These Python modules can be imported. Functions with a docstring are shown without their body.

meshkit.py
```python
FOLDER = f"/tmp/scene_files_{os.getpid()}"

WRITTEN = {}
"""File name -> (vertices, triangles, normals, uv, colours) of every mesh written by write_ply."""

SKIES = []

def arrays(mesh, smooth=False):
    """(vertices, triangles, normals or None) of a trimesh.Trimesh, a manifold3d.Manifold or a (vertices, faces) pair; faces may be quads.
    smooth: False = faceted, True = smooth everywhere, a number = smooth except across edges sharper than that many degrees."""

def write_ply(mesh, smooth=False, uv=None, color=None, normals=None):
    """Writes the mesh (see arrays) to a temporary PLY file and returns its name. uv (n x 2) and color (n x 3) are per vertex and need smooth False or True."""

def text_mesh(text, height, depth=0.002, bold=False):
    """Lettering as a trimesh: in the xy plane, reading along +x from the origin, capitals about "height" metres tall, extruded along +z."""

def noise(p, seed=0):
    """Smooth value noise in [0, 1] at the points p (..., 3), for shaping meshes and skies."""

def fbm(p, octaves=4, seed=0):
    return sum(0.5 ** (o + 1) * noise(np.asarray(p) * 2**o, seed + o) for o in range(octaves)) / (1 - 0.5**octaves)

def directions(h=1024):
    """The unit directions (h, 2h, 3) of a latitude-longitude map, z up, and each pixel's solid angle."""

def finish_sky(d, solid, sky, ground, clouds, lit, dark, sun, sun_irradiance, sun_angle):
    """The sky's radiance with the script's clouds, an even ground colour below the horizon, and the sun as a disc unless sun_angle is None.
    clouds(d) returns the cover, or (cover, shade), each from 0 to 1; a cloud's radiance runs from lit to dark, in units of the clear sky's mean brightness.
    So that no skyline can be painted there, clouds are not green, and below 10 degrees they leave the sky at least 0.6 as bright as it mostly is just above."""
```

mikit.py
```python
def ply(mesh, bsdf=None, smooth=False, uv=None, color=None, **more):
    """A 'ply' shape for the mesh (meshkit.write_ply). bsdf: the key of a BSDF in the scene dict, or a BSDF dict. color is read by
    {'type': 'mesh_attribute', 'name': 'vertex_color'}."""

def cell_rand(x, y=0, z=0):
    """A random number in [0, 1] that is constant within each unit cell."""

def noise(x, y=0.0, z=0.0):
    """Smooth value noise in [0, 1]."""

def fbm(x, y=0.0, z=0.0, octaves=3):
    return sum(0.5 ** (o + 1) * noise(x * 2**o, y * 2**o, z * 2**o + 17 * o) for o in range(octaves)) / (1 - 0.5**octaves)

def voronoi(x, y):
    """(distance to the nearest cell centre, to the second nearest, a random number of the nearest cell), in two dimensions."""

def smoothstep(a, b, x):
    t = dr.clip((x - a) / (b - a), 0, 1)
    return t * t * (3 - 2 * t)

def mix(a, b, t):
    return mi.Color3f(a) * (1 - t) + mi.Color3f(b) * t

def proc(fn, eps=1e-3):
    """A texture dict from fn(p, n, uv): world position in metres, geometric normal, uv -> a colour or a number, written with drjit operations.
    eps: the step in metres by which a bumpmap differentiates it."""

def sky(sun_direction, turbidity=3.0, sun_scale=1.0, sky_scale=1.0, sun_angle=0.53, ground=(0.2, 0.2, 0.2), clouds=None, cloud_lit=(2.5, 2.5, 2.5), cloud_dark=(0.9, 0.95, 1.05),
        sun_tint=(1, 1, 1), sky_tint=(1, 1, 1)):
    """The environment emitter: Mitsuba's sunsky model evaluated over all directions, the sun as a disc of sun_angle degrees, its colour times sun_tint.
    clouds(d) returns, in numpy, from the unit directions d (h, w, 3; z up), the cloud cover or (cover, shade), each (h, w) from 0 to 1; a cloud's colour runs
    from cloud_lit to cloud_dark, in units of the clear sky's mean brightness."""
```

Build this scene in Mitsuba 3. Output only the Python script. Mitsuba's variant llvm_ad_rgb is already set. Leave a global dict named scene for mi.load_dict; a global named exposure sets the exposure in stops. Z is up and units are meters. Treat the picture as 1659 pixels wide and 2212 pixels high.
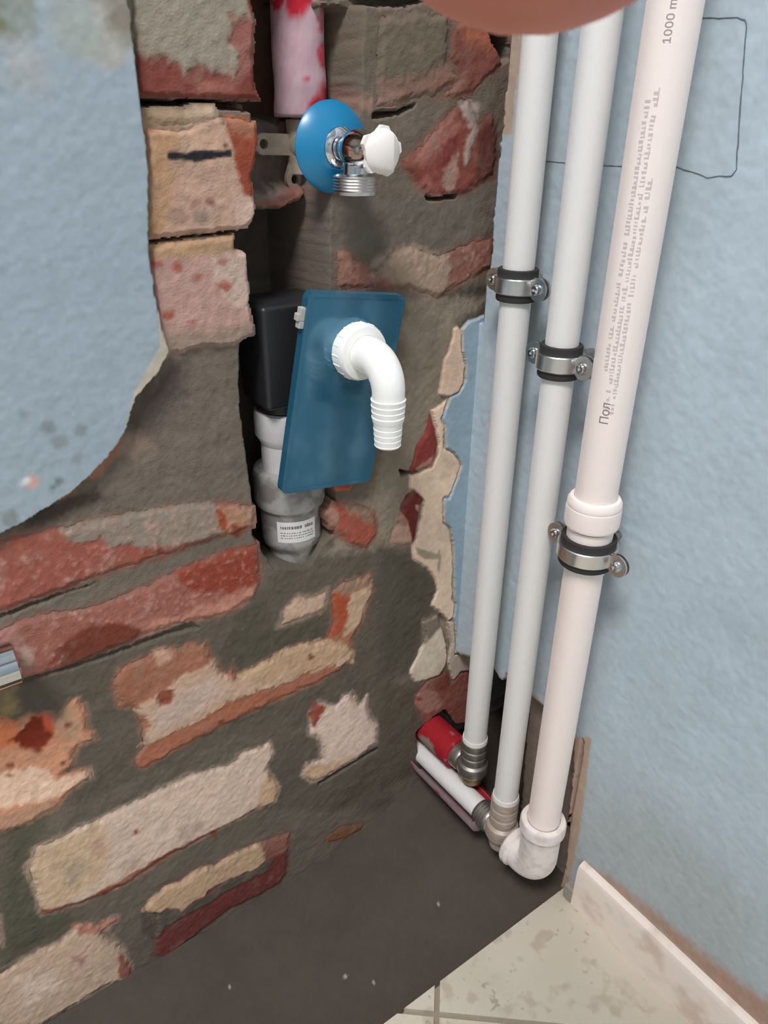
import math, json
import numpy as np, trimesh, manifold3d as m3, mitsuba as mi, mikit, meshkit
import drjit as dr
from shapely.geometry import Polygon, box as sbox, Point
from shapely import affinity
from scipy import ndimage

# ------------------------------------------------------------------ camera, lamp, exposure
T = mi.ScalarTransform4f
CAM = np.array([-0.47, -0.51, 0.735])
RIGHT = np.array([0.81438466, -0.58020792, 0.01167879])
DOWN = np.array([-0.26501831, -0.38973476, -0.88197059])
FWD = np.array([0.51627795, 0.71516822, -0.47115973])
scene, labels = {}, {}
scene['camera'] = {'type': 'thinlens', 'fov': 53.892, 'fov_axis': 'x', 'aperture_radius': 0.00015, 'focus_distance': 0.62,
                   'near_clip': 0.005, 'far_clip': 50.0,
                   'to_world': T().look_at(origin=CAM.tolist(), target=(CAM + FWD).tolist(), up=(-DOWN).tolist())}
exposure = 2.4
LAMP_AT, LAMP_RADIUS, LAMP_RADIANCE = (-1.15, -0.85, 2.44), 0.30, (11.5, 11.2, 11.4)

# ------------------------------------------------------------------ small helpers
def lin(c):
    c = np.asarray(c, float) / 255.0
    return np.where(c <= 0.04045, c / 12.92, ((c + 0.055) / 1.055) ** 2.4)

def rgb(c):
    return {'type': 'rgb', 'value': [float(v) for v in lin(c)]}

def mat(name, c, rough=0.5, metallic=0.0, spec=0.5, coat=0.0, bump=None):
    base = c if isinstance(c, dict) else rgb(c)
    b = {'type': 'principled', 'base_color': base, 'roughness': rough, 'metallic': metallic, 'specular': spec}
    if coat:
        b['clearcoat'], b['clearcoat_gloss'] = coat, 0.9
    if bump is not None:
        b = {'type': 'bumpmap', 'arbitrary': mikit.proc(bump[0], eps=bump[2]), 'scale': bump[1], 'bsdf': b}
    scene[name] = {'type': 'twosided', 'bsdf': b}
    return name

def put(key, mesh, bsdf, smooth=35, label=None, cat=None, group=None, kind=None, color=None):
    scene[key] = mikit.ply(mesh, bsdf, smooth=smooth, color=color)
    e = {}
    if label: e['label'] = label
    if cat: e['category'] = cat
    if group: e['group'] = group
    if kind: e['kind'] = kind
    if e: labels[key] = e
    return key

def thing(key, label, cat, group=None, kind=None):
    labels[key] = {'label': label, 'category': cat}
    if group: labels[key]['group'] = group
    if kind: labels[key]['kind'] = kind
    return key

def cat_(*ms):
    return trimesh.util.concatenate([m for m in ms])

def frame(axis):
    z = np.asarray(axis, float); z = z / np.linalg.norm(z)
    a = np.array([0, 0, 1.0]) if abs(z[2]) < 0.9 else np.array([1.0, 0, 0])
    x = np.cross(a, z); x /= np.linalg.norm(x)
    return x, np.cross(z, x), z

def lathe(profile, origin, axis=(0, 0, 1), seg=56, arc=None):
    """profile: list of (radius, distance along the axis); a surface of revolution"""
    x, y, z = frame(axis)
    o = np.asarray(origin, float)
    closed = arc is None
    t = np.linspace(0, 2 * np.pi, seg, endpoint=False) if closed else np.linspace(arc[0], arc[1], seg)
    ring = np.cos(t)[:, None] * x + np.sin(t)[:, None] * y
    V = np.array([o + r * ring + h * z for r, h in profile]).reshape(-1, 3)
    F = []
    n = len(t)
    for i in range(len(profile) - 1):
        for j in range(n if closed else n - 1):
            k = (j + 1) % n
            a, b, c, d = i * n + j, i * n + k, (i + 1) * n + k, (i + 1) * n + j
            F += [(a, b, c), (a, c, d)]
    return trimesh.Trimesh(V, F, process=False)

def rod(p, q, r, seg=48, r2=None, bev=0.0006):
    p, q = np.asarray(p, float), np.asarray(q, float)
    L = np.linalg.norm(q - p); r2 = r if r2 is None else r2
    b = min(bev, L / 4, r / 2, r2 / 2)
    return lathe([(0, 0), (r - b, 0), (r, b), (r2, L - b), (r2 - b, L), (0, L)], p, q - p, seg)

def sweep(path, radii, seg=40, caps=True):
    path = np.asarray(path, float); n = len(path)
    radii = np.broadcast_to(radii, n)
    tan = np.gradient(path, axis=0); tan /= np.linalg.norm(tan, axis=1, keepdims=True)
    x, y, _ = frame(tan[0])
    t = np.linspace(0, 2 * np.pi, seg, endpoint=False)
    V = []
    for i in range(n):
        x = x - tan[i] * (x @ tan[i]); x /= np.linalg.norm(x)
        y = np.cross(tan[i], x)
        V.append(path[i] + radii[i] * (np.cos(t)[:, None] * x + np.sin(t)[:, None] * y))
    V = np.array(V).reshape(-1, 3)
    F = []
    for i in range(n - 1):
        for j in range(seg):
            k = (j + 1) % seg
            F += [(i * seg + j, i * seg + k, (i + 1) * seg + k), (i * seg + j, (i + 1) * seg + k, (i + 1) * seg + j)]
    if caps:
        V = np.vstack([V, path[0], path[-1]])
        for j in range(seg):
            k = (j + 1) % seg
            F += [(n * seg, k, j), (n * seg + 1, (n - 1) * seg + j, (n - 1) * seg + k)]
    return trimesh.Trimesh(V, F, process=False)

def arc_path(c, r, u, v, a0, a1, n=16):
    a = np.linspace(a0, a1, n)
    return np.asarray(c) + r * (np.cos(a)[:, None] * np.asarray(u) + np.sin(a)[:, None] * np.asarray(v))

def prism(poly, origin, u, v, depth, bev=0.0004):
    """a shapely polygon in the (u, v) plane extruded along u x v, with a small chamfer"""
    u, v = np.asarray(u, float), np.asarray(v, float); w = np.cross(u, v)
    m = trimesh.creation.extrude_polygon(poly, depth, engine='earcut')
    V = np.asarray(m.vertices)
    V = np.asarray(origin) + V[:, :1] * u + V[:, 1:2] * v + V[:, 2:] * w
    return trimesh.Trimesh(V, m.faces, process=False)

def rbox(lo, hi, r=0.002):
    """a box with rounded edges (hull of spheres)"""
    lo, hi = np.asarray(lo, float) + r, np.asarray(hi, float) - r
    s = m3.Manifold.sphere(r, 16)
    h = m3.Manifold.batch_hull([s.translate([float(v) for v in (x, y, z)]) for x in (lo[0], hi[0]) for y in (lo[1], hi[1]) for z in (lo[2], hi[2])])
    k = h.to_mesh()
    return trimesh.Trimesh(k.vert_properties[:, :3], k.tri_verts, process=False)

def solid(man):
    k = man.to_mesh()
    return trimesh.Trimesh(k.vert_properties[:, :3], k.tri_verts, process=False)

def grid_noise(shape, step, scale, seed, octaves=3):
    a, b = np.meshgrid(np.arange(shape[1]) * step / scale, np.arange(shape[0]) * step / scale)
    return meshkit.fbm(np.stack([a, b, np.full_like(a, 0.37 + seed)], -1), octaves, seed)

# ------------------------------------------------------------------ materials
def grain(p, n, uv):
    return mikit.fbm(p.x * 900, p.y * 900, p.z * 900, 2) * 0.6 + mikit.noise(p.x * 260, p.y * 260, p.z * 260) * 0.4
VC = {'type': 'mesh_attribute', 'name': 'vertex_color'}
mat('mortar_material', VC, 0.95, spec=0.15, bump=(grain, 0.0006, 0.0004))
mat('paint_material', VC, 0.55, spec=0.35, bump=(lambda p, n, uv: mikit.fbm(p.x * 160, p.y * 160, p.z * 160, 2), 0.0006, 0.0008))
mat('skin_material', mikit.proc(lambda p, n, uv: mikit.mix((0.47, 0.160, 0.115), (0.55, 0.200, 0.145), mikit.fbm(p.x * 240, p.y * 240, p.z * 240, 2))), 0.55, spec=0.35)
mat('white_pipe', (221, 217, 212), 0.42, spec=0.45)
mat('cream_pipe', (236, 221, 212), 0.38, spec=0.5)
def dusty(p, n, uv):
    d = mikit.smoothstep(0.45, 0.7, mikit.fbm(p.x * 120, p.y * 120, p.z * 120, 3))
    return mikit.mix((0.74, 0.66, 0.61), (0.48, 0.41, 0.36), d * 0.45)
mat('dusty_cream', mikit.proc(dusty), 0.5, spec=0.4)
mat('nozzle_white', (240, 238, 232), 0.34, spec=0.5)
mat('knob_white', (232, 224, 216), 0.4, spec=0.5)
mat('chrome', (208, 209, 210), 0.10, metallic=1.0)
mat('steel', (222, 220, 216), 0.30, metallic=1.0)
mat('dull_steel', (165, 160, 152), 0.40, metallic=0.9)
def tarnish(p, n, uv):
    d = mikit.smoothstep(0.4, 0.65, mikit.fbm(p.x * 150, p.y * 150, p.z * 150, 3))
    return mikit.mix((0.40, 0.325, 0.25), (0.44, 0.38, 0.315), d)
mat('dusty_brass', mikit.proc(tarnish), 0.5, metallic=0.2)
mat('bronze', (140, 120, 84), 0.4, metallic=0.7)
mat('rubber', (50, 48, 47), 0.75, spec=0.3)
mat('black_plastic', (38, 38, 40), 0.42, spec=0.45)
def film(p, n, uv):
    s = mikit.smoothstep(0.5, 0.8, mikit.fbm(p.x * 40 + p.z * 6, p.y * 40, p.z * 25, 3))
    return mikit.mix((0.026, 0.140, 0.225), (0.070, 0.200, 0.290), s)
mat('blue_film', mikit.proc(film), 0.12, metallic=0.40, spec=0.8, coat=0.6)
mat('blue_rosette', (1, 118, 162), 0.34, spec=0.6, coat=0.3)
def grey_pipe(p, n, uv):
    d = mikit.smoothstep(0.42, 0.62, mikit.fbm(p.x * 70, p.y * 70, p.z * 70, 3))
    return mikit.mix((0.33, 0.315, 0.295), (0.20, 0.18, 0.16), d)
mat('grey_plastic', mikit.proc(grey_pipe), 0.5, spec=0.4)
mat('tape_scrap', (168, 164, 158), 0.7)
mat('light_grey_plastic', (205, 202, 200), 0.45, spec=0.4)
mat('mortar_smear', (150, 142, 132), 0.9, spec=0.2)
mat('sticker_paper', (214, 210, 206), 0.5, spec=0.4)
mat('ink', (120, 112, 108), 0.6, spec=0.2)
mat('ink_mid', (158, 144, 138), 0.6, spec=0.2)
mat('ink_faint', (196, 183, 178), 0.6, spec=0.2)
mat('ink_pencil', (104, 112, 118), 0.8, spec=0.1)
mat('foam_colour', VC, 0.8, spec=0.25)
mat('red_foam', (160, 32, 36), 0.6, spec=0.3)
def tile_fn(p, n, uv):
    a = mikit.fbm(p.x * 14, p.y * 14, p.z * 14, 3)
    b = mikit.smoothstep(0.55, 0.8, mikit.fbm(p.x * 70 + 5, p.y * 70, p.z * 70, 3))
    c = mikit.mix((0.50, 0.445, 0.345), (0.60, 0.53, 0.43), a)
    c = mikit.mix(c, (0.38, 0.30, 0.225), b * 0.55)
    s = mikit.smoothstep(0.62, 0.74, mikit.fbm(p.x * 190, p.y * 190, 3.3, 3) * 0.7 + mikit.fbm(p.x * 25, p.y * 25, 1.0, 2) * 0.3)
    return mikit.mix(c, (0.24, 0.20, 0.16), s * 0.6)
mat('tile_material', mikit.proc(tile_fn), 0.45, spec=0.4)
def skirting_fn(p, n, uv):
    b = mikit.smoothstep(0.45, 0.75, mikit.fbm(p.x * 45, p.y * 45, p.z * 45, 3))
    return mikit.mix((0.80, 0.69, 0.60), (0.54, 0.38, 0.30), b * 0.6)
mat('skirting_material', mikit.proc(skirting_fn), 0.45, spec=0.4)
mat('grout_material', (150, 138, 122), 0.9, spec=0.2)
def far_paint(p, n, uv):
    return mikit.mix((0.33, 0.39, 0.43), (0.39, 0.45, 0.485), mikit.fbm(p.x * 6, p.y * 6, p.z * 6, 3))
mat('far_paint', mikit.proc(far_paint), 0.6, spec=0.3)
mat('ceiling_white', (232, 230, 226), 0.85, spec=0.2)
mat('lamp_body', (235, 235, 235), 0.4)

# ------------------------------------------------------------------ room shell beyond the detailed corner
def slab(lo, hi):
    return trimesh.creation.box(bounds=[lo, hi])
put('ceiling', slab((-2.0, -2.1, 2.5), (0.15, 0.15, 2.6)), 'ceiling_white', False, kind='structure')
put('wall_back', slab((-2.0, -2.1, -0.1), (0.15, -2.0, 2.5)), 'far_paint', False, kind='structure')
put('wall_far', slab((-2.1, -2.1, -0.1), (-2.0, 0.15, 2.5)), 'far_paint', False, kind='structure')
put('lamp_shade', lathe([(LAMP_RADIUS, 0), (LAMP_RADIUS + 0.02, 0.005), (LAMP_RADIUS + 0.02, 0.06), (0.02, 0.06)], LAMP_AT, (0, 0, 1)), 'lamp_body', 35)
scene['ceiling_lamp__housing'] = scene.pop('lamp_shade')
thing('ceiling_lamp', 'round white ceiling lamp with a glowing diffuser', 'lamp')
disc = lathe([(0, 0), (LAMP_RADIUS * 0.5, 0), (LAMP_RADIUS, 0)], (LAMP_AT[0], LAMP_AT[1], LAMP_AT[2] - 0.001), (0, 0, 1), 40)
scene['ceiling_lamp__diffuser'] = {**mikit.ply(disc, 'lamp_body', smooth=False), 'emitter': {'type': 'area', 'radiance': {'type': 'rgb', 'value': list(LAMP_RADIANCE)}}}

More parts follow.
